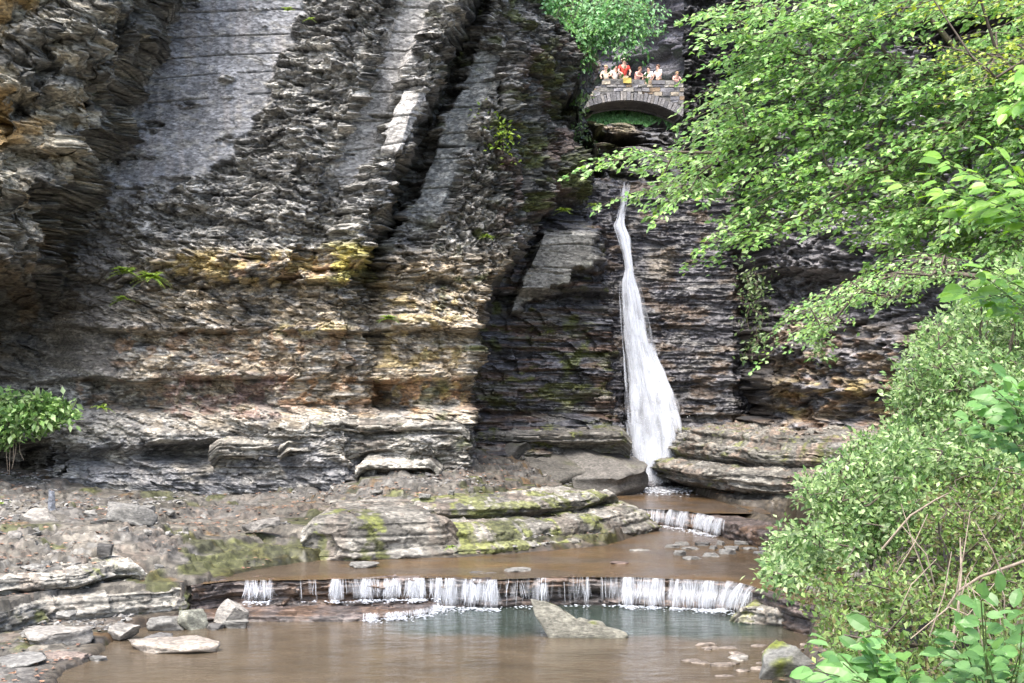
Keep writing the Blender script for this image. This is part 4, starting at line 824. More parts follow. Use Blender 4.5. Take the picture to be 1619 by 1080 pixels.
P_, w_, a_ = fall_set(130, 540, 650, 40, lambda n: RNG.normal(1.2, .12, n), .08, .5, -.05); ribbons("side_strand", P_, w_, a_, wf)
def droplets(name, c, size, parent, mat=FOAM, flat=1.0, a=(.5, 1)):
    n = len(c); T = np.array([(1, 0, 0), (-1, 0, 0), (0, 1, 0), (0, -1, 0), (0, 0, 1), (0, 0, -1)], float) * C(1, 1, flat)
    f = np.array([(0, 2, 4), (2, 1, 4), (1, 3, 4), (3, 0, 4), (2, 0, 5), (1, 2, 5), (3, 1, 5), (0, 3, 5)])
    V = c[:, None] + (T[None] * (1 + RNG.normal(0, .25, (n, 6, 1)))) * size[:, None, None]
    al = np.repeat(RNG.uniform(*a, n), 6)
    return tag(mesh_obj(name, V.reshape(-1, 3), ((np.arange(n) * 6)[:, None, None] + f[None]).reshape(-1, 3), mat, parent, np.stack([al * 0 + 1] * 3 + [al], -1)), kind="stuff")
n = 1500; q = 520 + 300 * RNG.uniform(0, 1, n) ** .6; lat = RNG.normal(.15, .9, n); droplets("spray", fall_pt(q, lat, RNG.uniform(0, .6, n)), RNG.uniform(.004, .011, n) * np.interp(q, [470, 770], [.7, 1.4]), wf)
# foam where the fall lands
n = 700; c = np.stack([RNG.normal(4.05, .42, n), RNG.normal(39.4, .75, n), RNG.uniform(.9, .96, n)], -1); droplets("foam", c, RNG.uniform(.02, .07, n), wf, flat=.35)
def cascade(name, label, line, z1, z0, dens, n, out=.14, w=.017, al=.55, foam=260, group=None, split=.0, lift=.0):
    """line: world XY along the lip; dens(t): how full the fall is at fraction t."""
    line = np.asarray(line, float)[:, :2]; cum = np.r_[0, np.cumsum(np.hypot(*np.diff(line, axis=0).T))]
    n = int(n * 1.1); t = RNG.uniform(0, 1, n * 6); k = RNG.uniform(0, 1, n * 6) < dens(t) * (.12 + 1.3 * vn(t * cum[-1] * 7, t * 0, 720 + n) ** 2); t = t[k][:n]; n = len(t)
    u = t * cum[-1]; x = np.interp(u, cum, line[:, 0]); y = np.interp(u, cum, line[:, 1]); T = unit(np.stack([np.interp(u + .05, cum, line[:, 0]) - np.interp(u - .05, cum, line[:, 0]), np.interp(u + .05, cum, line[:, 1]) - np.interp(u - .05, cum, line[:, 1])], -1)); Nn = np.stack([T[:, 1], -T[:, 0]], -1)
    o = out * RNG.uniform(.35, 1.1, n); K = 7; s = np.linspace(0, 1, K)
    e = empty(name, (x.mean(), y.mean(), z0), label, "cascade", group)
    a0 = RNG.uniform(0, .35, n) * (RNG.uniform(0, 1, n) < .6); a1 = RNG.uniform(.55, 1.0, n); ss = a0[:, None] + (a1 - a0)[:, None] * s[None]
    zz = z1 + .012 - (z1 - z0) * ss; oo = .04 + o[:, None] * (ss ** .55); bulge = np.where(ss > .5, split * .06, 0)
    jx = np.cumsum(RNG.normal(0, .005, (n, K)), 1) + RNG.normal(0, .035, (n, 1)) * s[None]
    P = np.stack([x[:, None] + Nn[:, :1] * (oo + bulge) + T[:, :1] * jx, y[:, None] + Nn[:, 1:] * (oo + bulge) + T[:, 1:] * jx, zz], -1)
    big = RNG.uniform(0, 1, n) < .6                               # mostly a thin clear sheet, with brighter threads in it
    ribbons("water_strand", P, np.where(big, 3.2, .75) * w * RNG.uniform(.5, 1.5, n), np.where(big, .13, .6) * RNG.uniform(.4, 1, n), e, fade=False)
    j = RNG.integers(0, n, foam); oo = out * 1.1 + np.abs(RNG.normal(0, .09, foam)) + lift
    oo = oo + np.abs(RNG.normal(0, .14, foam)) * (RNG.uniform(0, 1, foam) < .3); c = np.stack([x[j] + Nn[j, 0] * oo + RNG.normal(0, .04, foam), y[j] + Nn[j, 1] * oo, z0 + .012 + RNG.uniform(0, .025, foam)], -1)
    droplets("foam", c, RNG.uniform(.008, .035, foam), e, flat=.3, a=(.3, .9))
    return e
def lipseg(x0, x1, z=.5):
    xs = np.linspace(x0, x1, 14); ys = np.interp(xs, [p[0] for p in UP], [p[1] for p in UP]); return [G(a, b, z)[:2] for a, b in zip(xs, ys)]
nn_ = lambda s, f: (lambda t: np.clip(.15 + 1.3 * vn(t * f, t * 0 + s, 700 + s) ** 1.5, 0, 1))
cascade("cascade", "thin separate trickles falling over the left end of the stone ledge into the shallow shelf", lipseg(368, 500), .5, .13, lambda t: (vn(t * 9, t * 0, 711) > .62) * 1. + .08, 90, w=.018, foam=130)
cascade("cascade", "broad white curtain of water left of the middle of the long ledge", lipseg(525, 695), .5, .13, nn_(1, 22), 620, foam=500)
cascade("cascade", "bright curtain falling straight into the green pool beside the flat shelf", lipseg(690, 785), .5, .0, nn_(2, 14), 380, foam=420)
cascade("cascade", "sparse drips down the dark wet middle of the long ledge behind the pointed slab", lipseg(790, 985), .5, .02, lambda t: (vn(t * 14, t * 0, 713) > .7) * .8 + .1, 130, w=.014, foam=120, al=.6)
cascade("cascade", "wide two step cascade over the right part of the long ledge", lipseg(985, 1150), .5, .0, nn_(3, 16), 620, foam=620, split=1.5)
cascade("cascade", "short slanting chute of white water at the right end of the long ledge", lipseg(1150, 1200), .52, .06, nn_(4, 6), 200, out=.3, foam=160)
cascade("cascade", "tiny fall spilling off the front edge of the flat shelf into the brown pool", [G(x, y, .1)[:2] for x, y in [(575, 971), (620, 969), (670, 963), (688, 955)]], .11, .0, nn_(5, 12), 260, out=.08, foam=420)
cascade("cascade", "low wide step of white water just below the waterfall's pool", [(p[0], p[1]) for p in step2[1:5]], .9, .5, lambda t: t * 0 + .9, 620, out=.18, foam=500)

# ------------------------------------------------------------------ loose rocks
bm_ = bmesh.new(); bmesh.ops.create_icosphere(bm_, subdivisions=4, radius=1.0); bm_.verts.ensure_lookup_table()
ICO = np.array([v.co[:] for v in bm_.verts]); ICOF = np.array([[v.index for v in f.verts] for f in bm_.faces]); bm_.free()
def stone_mesh(w, d, h, seed, flatness=.55, nplanes=16, yaw=0., tilt=(0, 0)):
    r = np.random.default_rng(seed); v = ICO.copy() * 1.25
    for k in range(nplanes):
        nv = unit(r.normal(0, 1, 3) * C(1, 1, .45)); o = r.uniform(.62, .95); dd = np.maximum(v @ nv - o, 0); v -= dd[:, None] * nv
    for sg in (-1, 1):
        nv = unit(C(r.normal(0, .08), r.normal(0, .08), sg)); dd = np.maximum(v @ nv - flatness, 0); v -= dd[:, None] * nv
    m = v.max(0) - v.min(0); v = (v - (v.max(0) + v.min(0)) / 2) / m * C(w, d, h)
    v[:, 2] += h / 2 * .9
    lay = np.floor(v[:, 2] / max(h * .3, .03) + .6 * fbm(v[:, 0] / w * 2, v[:, 1] / d * 2, seed, 2)); v[:, :2] *= (1 + .10 * (rnd2(lay, lay * 0, seed) - .5))[:, None]
    v += (fbm(v[:, 0] / min(w, .8) * 5 + 3, v[:, 1] / min(w, .8) * 5 + v[:, 2] / min(w, .8) * 12, seed + 1, 4) * .045 * min(w, 1.6))[:, None] * unit(v)
    cx, sx = math.cos(tilt[0]), math.sin(tilt[0]); cy, sy = math.cos(tilt[1]), math.sin(tilt[1]); cz, sz = math.cos(yaw), math.sin(yaw)
    R = np.array([[cz, -sz, 0], [sz, cz, 0], [0, 0, 1]]) @ np.array([[cy, 0, sy], [0, 1, 0], [-sy, 0, cy]]) @ np.array([[1, 0, 0], [0, cx, -sx], [0, sx, cx]])
    return v @ R.T
def stone(name, label, p, w, d, h, seed, tone=C(.36, .34, .30), moss=0., group=None, cat="rock", **kw):
    v = stone_mesh(w, d, h, seed, **kw); nrm = unit(v - v.mean(0))
    c = np.ones((len(v), 3)) * tone * (.85 + .35 * fbm(v[:, 0] / w * 3 + seed, v[:, 1] / w * 3 + v[:, 2] / w * 5, seed, 4))[:, None]
    if moss: c = mixc(c, C(.17, .20, .03), sst(.1, .4, fbm(v[:, 0] / w * 3, v[:, 1] / w * 3 + v[:, 2], seed + 5, 4) + moss - .2 + .4 * (nrm[:, 2] - .4)))
    o = mesh_obj(name, v, ICOF, STONE, None, c); o.location = tuple(float(x) for x in p)
    return tag(o, label, cat, group)
# the pointed slab standing in the pool
prof = [(838, 949), (846, 950), (858, 954), (872, 958), (884, 962), (890, 970), (896, 979), (902, 986), (912, 984), (920, 980), (928, 982), (934, 986), (944, 984), (954, 985), (960, 991), (967, 997), (980, 999), (991, 1001), (996, 1006), (990, 1012), (930, 1012), (868, 1011), (858, 994), (846, 972)]
def profile_rock(name, label, prof, D, thick, tone, moss, cat="rock"):
    P = np.array([W(x, y, D) for x, y in prof]); ctr = P.mean(0)
    Q = []; m = len(P)
    for i in range(m):
        for t in np.linspace(0, 1, 5)[:-1]: Q.append(P[i] * (1 - t) + P[(i + 1) % m] * t)
    Q = np.array(Q); m = len(Q); Q += np.stack([fbm(Q[:, 0] * 6, Q[:, 2] * 6, 811, 2), 0 * Q[:, 0], fbm(Q[:, 0] * 6, Q[:, 2] * 6, 812, 2)], -1) * .025
    rings = [(-.02, .0, .80), (-.005, .0, .93), (0, .03, 1.0), (.02, .10, 1.0), (.0, .5, .98), (-.02, .9, .9), (-.05, 1.0, .7)]
    nR = 7; V = []
    for dz, ty, sc in rings:
        R = ctr + (Q - ctr) * sc; R[:, 1] = D + ty * thick; R[:, 2] -= ty * thick * .10; R[:, 1] += (Q[:, 2] - Q[:, 2].min()) * .2; V.append(R)
    V = np.concatenate(V); i = np.arange(nR * m).reshape(nR, m); j = np.roll(i, -1, 1)
    f = np.stack([i[:-1], j[:-1], j[1:], i[1:]], -1).reshape(-1, 4)
    # front and back caps as fans towards inner rings
    caps = []; Vx = [V]; base = len(V)
    for ring, dy in ((0, 0), (nR - 1, thick)):
        prev = i[ring]; R0 = V[i[ring]]
        for sc in (.7, .4, .12):
            R = R0.mean(0) + (R0 - R0.mean(0)) * sc; R[:, 1] += .02 * fbm(R[:, 0] * 4, R[:, 2] * 4, 813, 3) - (.03 if ring == 0 else -.03); Vx.append(R); cur = base + np.arange(m); base += m
            q = np.stack([prev, cur, np.roll(cur, -1), np.roll(prev, -1)], -1); caps.append(q); prev = cur
        ctrv = base; Vx.append(R.mean(0)[None]); base += 1; caps.append(np.stack([prev, np.full(m, ctrv), np.roll(prev, -1)], -1))
    V = np.concatenate(Vx); c = np.ones((len(V), 3)) * tone * (1 + .35 * fbm(V[:, 0] * 3, V[:, 2] * 5, 814, 4))[:, None]
    c = mixc(c, C(.20, .23, .03), sst(.0, .25, fbm(V[:, 0] * 4, V[:, 2] * 5 + V[:, 1] * 3, 815, 3) + moss * sst(ctr[2] + .12, ctr[2] + .4, V[:, 2]) - .25) * .8)
    f3 = [q for q in caps if q.shape[1] == 3]; f4 = [q for q in caps if q.shape[1] == 4]
    off = np.array([ctr[0], D, 0]); o = mesh_obj(name, V - off, [np.concatenate([f] + f4), np.concatenate(f3)], STONE, None, c); o.location = tuple(off)
    return tag(o, label, cat)
profile_rock("pointed_slab", "pointed pale slab with a jagged stepped back and mossy tip standing in the pool", prof, 21.75, .45, C(.30, .29, .235), .45)
GR = C(.33, .32, .29); PL = C(.45, .42, .37); DKS = C(.20, .19, .175)
def at_g(px, py, z): return G(px, py, z)
S = [  # name, label, px, base row, z, width px, depth m, height m, seed, tone, kwargs
    ("flat_stone", "long flat buff slab lying in the brown pool near the left bank", 264, 1036, -.02, 152, .8, .17, 1, C(.55, .48, .40), dict(flatness=.5, yaw=.05, nplanes=10)),
    ("flat_stone", "small dark slab lying against the back of the long buff slab in the pool", 236, 1024, .0, 62, .5, .16, 2, DKS, dict(yaw=.3)),
    ("rock", "squarish pale green block at the water's edge between two grey stones", 299, 1000, -.03, 48, .5, .33, 3, C(.40, .40, .32), dict(flatness=.75, nplanes=8)),
    ("rock", "pale wedge of rock with its point up at the edge of the brown pool", 352, 996, -.04, 50, .45, .42, 4, PL, dict(tilt=(0, .5), nplanes=7)),
    ("rock", "low grey stone at the foot of the pale wedge, right side", 372, 997, -.03, 44, .35, .16, 5, GR, {}),
    ("rock", "small dark grey stone between the squarish block and the pale wedge", 336, 999, -.03, 32, .3, .13, 6, DKS, {}),
    ("rock", "cracked grey stone left of the squarish block at the water's edge", 258, 998, .0, 62, .5, .2, 7, GR, {}),
    ("flat_stone", "pale slab on the bank just left of the cracked grey stone", 190, 1012, .02, 52, .5, .2, 8, PL, {}),
    ("flat_stone", "broad light slab on the lower left bank above the long buff slab", 70, 1026, .08, 110, .9, .22, 9, PL, dict(yaw=-.2)),
    ("flat_stone", "grey slab at the bottom left edge partly in the water", 20, 1060, .02, 90, .8, .14, 10, GR, {}),
    ("flat_stone", "reddish thin slab reaching into the water at the lower left", 92, 1047, .03, 88, .5, .10, 11, C(.38, .30, .25), dict(yaw=.1)),
    ("rock", "small stone in the brown water right of the reddish thin slab", 152, 1048, -.02, 30, .25, .09, 12, GR, {}),
    ("flat_stone", "thick whitish slab propped up on the upper left bank", 56, 832, 1.25, 58, .6, .28, 13, PL * 1.1, dict(tilt=(.25, .1))),
    ("rock", "small pale cube of stone at the left edge of the bank", 20, 858, 1.2, 22, .25, .2, 14, PL, dict(flatness=.8)),
    ("rock", "upright bluish flake of stone leaning behind the thick whitish slab", 80, 806, 1.42, 14, .15, .4, 15, C(.30, .32, .36), dict(flatness=.9)),
    ("rock", "large tilted grey slab on the left bank with a dark hollow beneath it", 196, 838, 1.2, 82, .9, .42, 16, GR * .9, dict(tilt=(-.3, .25), yaw=.3)),
    ("rock", "blocky grey stone at the right end of the large tilted slab", 228, 828, 1.2, 30, .4, .35, 17, GR, dict(flatness=.8)),
    ("flat_stone", "long thin slab leaning on the rubble left of the mossy shelves", 410, 836, 1.05, 72, .5, .16, 18, C(.30, .28, .25), dict(tilt=(0, -.22), yaw=-.3)),
    ("rock", "dark angular stone on the bank above the orange stained rock", 162, 878, 1.0, 28, .3, .2, 19, DKS * .7, {}),
    ("flat_stone", "pale two lobed slab resting in the shallow water above the ledge, left of centre", 575, 900, .48, 48, .5, .12, 20, GR, dict(yaw=.15)),
    ("flat_stone", "thin pale slab at the brink of the ledge near the middle", 818, 906, .48, 48, .45, .07, 21, GR, dict(yaw=.2)),
    ("flat_stone", "narrow wet sliver of stone left of the thin slab at the brink", 760, 908, .48, 62, .3, .04, 22, DKS, {}),
    ("flat_stone", "small reddish flat stone in the shallows right of the middle", 978, 894, .48, 34, .35, .07, 23, C(.24, .17, .14), {}),
    ("flat_stone", "white flat stone at the waterline below the mossy shelves, left of two", 797, 870, .49, 38, .3, .10, 24, PL * 1.15, {}),
    ("flat_stone", "pale flat stone at the waterline below the mossy shelves, right of two", 870, 868, .49, 56, .35, .09, 25, PL, {}),
    ("flat_stone", "grey flat stone at the right tip of the mossy shelves", 950, 858, .49, 54, .5, .13, 26, GR, {}),
    ("flat_stone", "thin slab jutting into the stream below the low wide step of white water", 1005, 842, .5, 62, .6, .12, 27, GR * .9, {}),
    ("flat_stone", "thin flat stone alone in the stream right of the mossy tip", 1012, 872, .49, 34, .3, .05, 28, GR, {}),
    ("rock", "big smooth grey boulder sloping down to the left foot of the waterfall", 955, 774, 1.05, 140, 2.6, .85, 41, C(.24, .225, .20), dict(flatness=.7, nplanes=22, tilt=(.3, .16), yaw=-.1, moss=.05)),
    ("rock", "long rounded grey rock left of the big smooth boulder by the waterfall", 868, 766, 1.2, 150, 2.6, .7, 42, C(.22, .205, .175), dict(flatness=.6, nplanes=24, tilt=(.3, .1), moss=.1)),
    ("rock", "dark mossy hummock of rock between the bench and the long rounded rock", 800, 746, 1.5, 120, 1.9, .75, 43, C(.13, .125, .11), dict(flatness=.7, nplanes=24, moss=.3)),
    ("rock", "upright pale triangular stone beside the bush at the right end of the ledge", 1283, 950, .35, 26, .3, .42, 29, PL, dict(flatness=.9, tilt=(0, .3))),
    ("rock", "round whitish stone half hidden under the bush above the right shelf", 1267, 876, .6, 24, .3, .2, 30, PL * 1.1, {}),
    ("rock", "big mossy grey boulder at the bottom edge beside the broad leaved plant", 1266, 1104, -.25, 104, .9, .7, 31, C(.25, .25, .23), dict(moss=.3, nplanes=9, flatness=.9, tilt=(.1, -.35))),
    ("flat_stone", "pale flat stone alone in the shallow brown water at the lower right", 1170, 1048, -.03, 32, .3, .09, 32, PL, {}),
]
for nm, lb, x, y, z, wp, d, h, sd, tone, kw in S:
    p = at_g(x, y, z); stone(nm, lb, p + C(0, d * .4, -.02), wp / F * p[1], d, h * 1.1, sd, tone, **kw)
# flat joint blocks along the right shelf, and gravel bars
for k, (x, y) in enumerate([(1062, 866), (1078, 862), (1092, 868), (1110, 862), (1128, 868), (1140, 862), (1156, 869), (1172, 861), (1186, 868), (1204, 862), (1216, 870), (1096, 884), (1124, 880), (1150, 876), (1075, 878), (1200, 876)]):
    p = at_g(x, y, .5); stone("flat_stone", "small flat stone in the pebble bar across the stream beside the right hand bush", p + C(0, 0, -.03), RNG.uniform(.16, .42), RNG.uniform(.15, .3), RNG.uniform(.07, .13), 60 + k, GR * RNG.uniform(.8, 1.2), group="stones of the pebble bar in the upper stream")
for k in range(26):
    x = RNG.uniform(1070, 1290); y = RNG.uniform(1018, 1075); p = at_g(x, y, 0)
    stone("flat_stone", "thin stone just breaking the surface of the shallow pool at the lower right", p + C(0, 0, -.035), RNG.uniform(.1, .34), RNG.uniform(.1, .2), RNG.uniform(.05, .08), 90 + k, C(.36, .30, .25) * RNG.uniform(.7, 1.2), group="stones breaking the surface at the lower right")
for k in range(40):
    x, y = [(RNG.uniform(-20, 330), RNG.uniform(800, 850)), (RNG.uniform(0, 280), RNG.uniform(880, 1010)), (RNG.uniform(540, 760), RNG.uniform(700, 790))][k % 3]
    z0 = 1.0; 
    for _ in range(6): p = at_g(x, y, z0); z0 = .5 * z0 + .5 * ground_z(p[0], p[1])
    s_ = RNG.uniform(.15, .5); stone("flat_stone", "loose shale slab lying among the rubble of the left bank", C(p[0], p[1], z0 - .03), s_, s_ * RNG.uniform(.5, .9), RNG.uniform(.06, .16), 130 + k, GR * RNG.uniform(.75, 1.3), group="shale slabs scattered over the left bank", yaw=RNG.uniform(-1, 1), tilt=(RNG.uniform(-.2, .2), RNG.uniform(-.2, .2)))
# chips of shale and fallen leaves too many to count
def scatter(name, label, cat, n, size, pal, zoff, cond, tplv):
    xs = RNG.uniform(-13, 8, n * 3); ys = RNG.uniform(18, 40, n * 3); ii = np.clip(np.searchsorted(GXs, xs), 0, nx - 1); jj = np.clip(np.searchsorted(GYs, ys), 0, ny - 1); z = Zg[ii, jj]
    k = cond(sL[ii, jj], sU[ii, jj], sT[ii, jj], xs, ys, z) & (z > .03); xs, ys, z = xs[k][:n], ys[k][:n], z[k][:n]; n = len(xs)
    s = size * RNG.uniform(.4, 1.5, n) ** 1.3; col = pal[RNG.integers(0, len(pal), n)] * RNG.uniform(.65, 1.3, (n, 1)); V0, F0 = tplv
    a = RNG.uniform(0, 6.28, n); ca, sa = np.cos(a), np.sin(a); V = V0[None] * (1 + RNG.normal(0, .2, (n, len(V0), 1))) * s[:, None, None]
    tx = RNG.normal(0, .22, n); V[..., 2] += V[..., 0] * tx[:, None]
    X_ = V[..., 0] * ca[:, None] - V[..., 1] * sa[:, None]; Y_ = V[..., 0] * sa[:, None] + V[..., 1] * ca[:, None]
    P = np.stack([X_ + xs[:, None], Y_ + ys[:, None], V[..., 2] + (z + zoff)[:, None]], -1); m = len(V0)
    o = mesh_obj(name, P.reshape(-1, 3), ((np.arange(n) * m)[:, None, None] + F0[None]).reshape(-1, F0.shape[1]), STONE, None, np.repeat(col, m, 0), smooth=False)
    return tag(o, label, cat, kind="stuff")
CH = (np.array([(-.5, -.35, -.1), (.45, -.4, -.1), (.6, .3, -.1), (-.4, .42, -.1), (-.4, -.25, .14), (.35, -.3, .12), (.45, .22, .12), (-.3, .3, .15)], float), np.array([(4, 5, 6, 7), (0, 1, 5, 4), (1, 2, 6, 5), (2, 3, 7, 6), (3, 0, 4, 7)]))
FL = (np.array([(0, -.5, 0), (.3, 0, .05), (0, .5, .02), (-.3, 0, .06)], float), np.array([(0, 1, 2, 3)]))
onland = lambda a, b, c, x, y, z: (a > .05) & (b > .05) & (c > .02)
scatter("shale_chips", "grey shale chips littering the stream bank", "gravel", 7000, .07, np.array([(.26, .25, .23), (.34, .33, .31), (.17, .165, .16), (.42, .40, .36)]), .01, lambda a, b, c, x, y, z: onland(a, b, c, x, y, z) & (fbm(x / 1.6, y / 1.6, 901, 3) > .12) & (x < 2), CH)
scatter("fallen_leaves", "brown fallen leaves scattered over the rock shelves", "leaf litter", 7000, .075, np.array([(.36, .20, .12), (.42, .27, .18), (.28, .15, .10)]), .025, lambda a, b, c, x, y, z: onland(a, b, c, x, y, z) & (fbm(x / 1.1, y / .9, 902, 3) > .0), FL)
# drift logs
def log(label, a, b, r, mat, sd):
    a, b = np.array(a), np.array(b); t = np.linspace(0, 1, 14); P = a + (b - a) * t[:, None] + np.stack([0 * t, 0 * t, .03 * np.sin(t * 5 + sd)], -1); o = tubes("log", [(np.vstack([P[0] - (P[1] - P[0]) * .02, P, P[-1] + (P[-1] - P[-2]) * .02]), np.r_[0.002, r * (1 - .3 * t) * (1 + .1 * np.sin(t * 23 + sd)), .002])], mat, None, 10)
    return tag(o, label, "log")
REDW = plain("wet red bark", (.30, .11, .06), .6, .35, 14)
log("long reddish log lying on the ledge right of the waterfall", W(1205, 690, 37.2), W(1300, 685, 36.6), .085, REDW, 1)
log("short brown log poking out from under the bush above the pool ledge", at_g(1270, 900, .72), at_g(1345, 896, .78), .06, plain("brown bark", (.22, .12, .09), .7, .3, 14), 2)
tubes("vine", [(np.array([W(1395, 868, 13.2), W(1440, 815, 13.0), W(1480, 790, 12.9), W(1500, 780, 12.8)]), (.012, .011, .009, .007))], TWIG, None); tag(bpy.data.objects["vine"], "bare grey vine slanting up across the middle of the bush", "vine")
for k in range(16):
    x = RNG.uniform(1400, 1600); y = RNG.uniform(900, 1070); dx = RNG.uniform(-70, 60); dy = -RNG.uniform(40, 150); Dk = 10.6 + RNG.uniform(-.3, .5)
    (tubes("dry_stem", [(np.array([W(x, y, Dk), W(x + dx * .4 + RNG.uniform(-9, 9), y + dy * .5, Dk - .1), W(x + dx, y + dy, Dk)]), (.006, .005, .003))], TWIG, BUSH3))
o = tubes("dead_branch", [(np.array([W(1495, 965, 11.4), W(1515, 935, 11.3), W(1550, 912, 11.2), W(1640, 880, 11.0)]), (.008, .012, .012, .014)), (np.array([W(1505, 1015, 11.3), W(1515, 965, 11.3), W(1520, 900, 11.4), W(1518, 850, 11.5)]), (.014, .012, .010, .006)), (np.array([W(1440, 1010, 11.3), W(1500, 960, 11.3), W(1560, 985, 11.3)]), (.005, .008, .004))], TWIG, None); tag(o, "bare tan dead branches in front of the lower bush", "branch")
# ------------------------------------------------------------------ the stone bridge
YB, YF = 64.3, 62.0
def bx(x, y, D=YF): return W(x, y, D)
INTR = [(900, 186), (912, 177), (925, 171), (940, 165.5), (960, 161), (980, 158.5), (1000, 158.5), (1020, 161), (1040, 166), (1060, 174), (1078, 184), (1094, 197), (1108, 214), (1118, 235)]
IA = np.array([bx(x, y) for x, y in INTR]); cumA = np.r_[0, np.cumsum(np.hypot(*np.diff(IA[:, [0, 2]], axis=0).T))]
br = empty("stone_bridge", (5.0, 63.1, 15.6), "arched footbridge of grey and tan stone crossing the gorge above the waterfall", "bridge")
CHS = C(.30, .28, .26)
def stones(name, boxes, parent, pal=None):
    """boxes: (n,8,3) corner sets."""
    B = np.asarray(boxes, float); n = len(B); f = np.array([(0, 1, 5, 4), (1, 2, 6, 5), (2, 3, 7, 6), (3, 0, 4, 7), (4, 5, 6, 7), (0, 3, 2, 1)])
    pal = pal if pal is not None else np.array([(.34, .32, .30), (.24, .23, .23), (.42, .36, .27), (.38, .27, .17), (.30, .29, .30), (.46, .43, .38)])
    c = pal[RNG.integers(0, len(pal), n)] * RNG.uniform(.7, 1.15, (n, 1))
    return mesh_obj(name, B.reshape(-1, 3), ((np.arange(n) * 8)[:, None, None] + f[None]).reshape(-1, 4), STONE, parent, np.repeat(c, 8, 0), smooth=False)
def block(x0, x1, z0, z1, y0, y1):
    j = lambda: RNG.normal(0, .008)
    return [(x0 + j(), y0 + RNG.normal(0, .02), z0 + j()), (x1 + j(), y0 + RNG.normal(0, .02), z0 + j()), (x1, y1, z0), (x0, y1, z0), (x0 + j(), y0 + RNG.normal(0, .02), z1 + j()), (x1 + j(), y0 + RNG.normal(0, .02), z1 + j()), (x1, y1, z1), (x0, y1, z1)]
ztop = lambda x: np.interp(x, [bx(q, 0)[0] for q in (905, 925, 951, 952, 1060, 1100, 1190)], [bx(0, q)[2] for q in (168, 148, 135, 122, 125, 134, 152)])
zin = lambda x: np.interp(x, IA[:, 0], IA[:, 2], left=-99, right=-99)
X0B, X1B = bx(906, 0)[0], bx(1195, 0)[0]
for side, (ya, yb) in enumerate(((YF, YF + .35), (YB - .35, YB))):
    sp, pa, z = [], [], 14.0
    while z < 17.5:
        hz = RNG.uniform(.11, .2); x = X0B + RNG.uniform(-.2, 0)
        while x < X1B:
            wx = RNG.uniform(.2, .62); xm = x + wx / 2; zb = max(zin(x), zin(x + wx)) + .33
            if xm > X0B and z + hz < ztop(xm) + .02 and z > zb - .12:
                (pa if z > 16.55 else sp).append(block(x + .012, x + wx - .012, max(z, zb) + .01 if max(z, zb) < z + hz * .6 else z + .01, z + hz - .012, ya - RNG.uniform(0, .03), yb))
            x += wx
        z += hz
    tag(stones("spandrel_wall", sp, br), kind="stuff"); stones("parapet", pa, br)
    # solid core behind the facing, so that the joints read as mortar
    xs = np.linspace(X0B + .05, X1B - .05, 60); zb = np.maximum(zin(xs) + .3, 14.0); zb[zin(xs) < 0] = 14.0; zt = ztop(xs) - .05
    yy = (ya + .04, yb - .03); V = np.concatenate([np.stack([xs, xs * 0 + y, zz], -1) for y in yy for zz in (zb, np.maximum(zt, zb + .02))]); i = np.arange(60); q = lambda a, b: np.stack([a * 60 + i[:-1], a * 60 + i[1:], b * 60 + i[1:], b * 60 + i[:-1]], -1)
    mesh_obj("mortar", V, np.concatenate([q(0, 1), q(3, 2), q(1, 3), q(2, 0)]), STONE, br, np.ones((240, 3)) * C(.20, .19, .17), smooth=False)
    vo = []; u = 0.02
    while u < cumA[-1] - .15:
        wv = RNG.uniform(.10, .19); P = [np.array([np.interp(t, cumA, IA[:, 0]), np.interp(t, cumA, IA[:, 2])]) for t in (u + .008, u + wv - .008)]
        tn = P[1] - P[0]; tn /= np.linalg.norm(tn); nr = np.array([-tn[1], tn[0]]); hh = RNG.uniform(.30, .40); y0 = ya - .035 - RNG.uniform(0, .03)
        a, b = P; c, d = b + nr * hh, a + nr * hh
        vo.append([(a[0], y0, a[1]), (b[0], y0, b[1]), (b[0], yb, b[1]), (a[0], yb, a[1]), (d[0], y0, d[1]), (c[0], y0, c[1]), (c[0], yb, c[1]), (d[0], yb, d[1])]); u += wv
    stones("arch_ring", vo, br, np.array([(.34, .32, .31), (.28, .27, .27), (.24, .23, .23), (.38, .35, .32)]))
# vault and deck between the two faces
u = np.linspace(0, cumA[-1], 120); ys = np.linspace(YF + .02, YB - .02, 40); U, YY = np.meshgrid(u, ys, indexing='ij'); XX = np.interp(U, cumA, IA[:, 0]); ZZ = np.interp(U, cumA, IA[:, 2]) + .012
r1, e1, k1 = blocks(YY, U, .5, .16, 950, .05); V = np.stack([XX, YY, ZZ + .02 * r1], -1); V2 = np.stack([XX, YY, ZZ + .28], -1)
c = np.ones(U.shape + (3,)) * C(.17, .145, .13) * (.7 + .5 * k1[..., None])
mesh_obj("vault", np.concatenate([V.reshape(-1, 3), V2.reshape(-1, 3)]), np.concatenate([grid_faces(120, 40), grid_faces(120, 40, True) + 4800]), STONE, br, np.concatenate([c.reshape(-1, 3)] * 2))
mesh_obj("deck", np.array(block(X0B + .5, X1B, 16.40, 16.50, YF + .3, YB - .3)), np.array([(0, 1, 5, 4), (1, 2, 6, 5), (2, 3, 7, 6), (3, 0, 4, 7), (4, 5, 6, 7), (0, 3, 2, 1)]), STONE, br, np.ones((8, 3)) * C(.25, .24, .22), smooth=False)
sg = mesh_obj("sign", np.array(block(bx(985, 0)[0], bx(998, 0)[0], bx(0, 132)[2], bx(0, 124)[2], YF - .10, YF - .055)) - bx(991, 128, YF - .07), np.array([(0, 1, 5, 4), (1, 2, 6, 5), (2, 3, 7, 6), (3, 0, 4, 7), (4, 5, 6, 7), (0, 3, 2, 1)]), plain("yellow enamel", (.55, .42, .10), .6, .1), None, None, False)
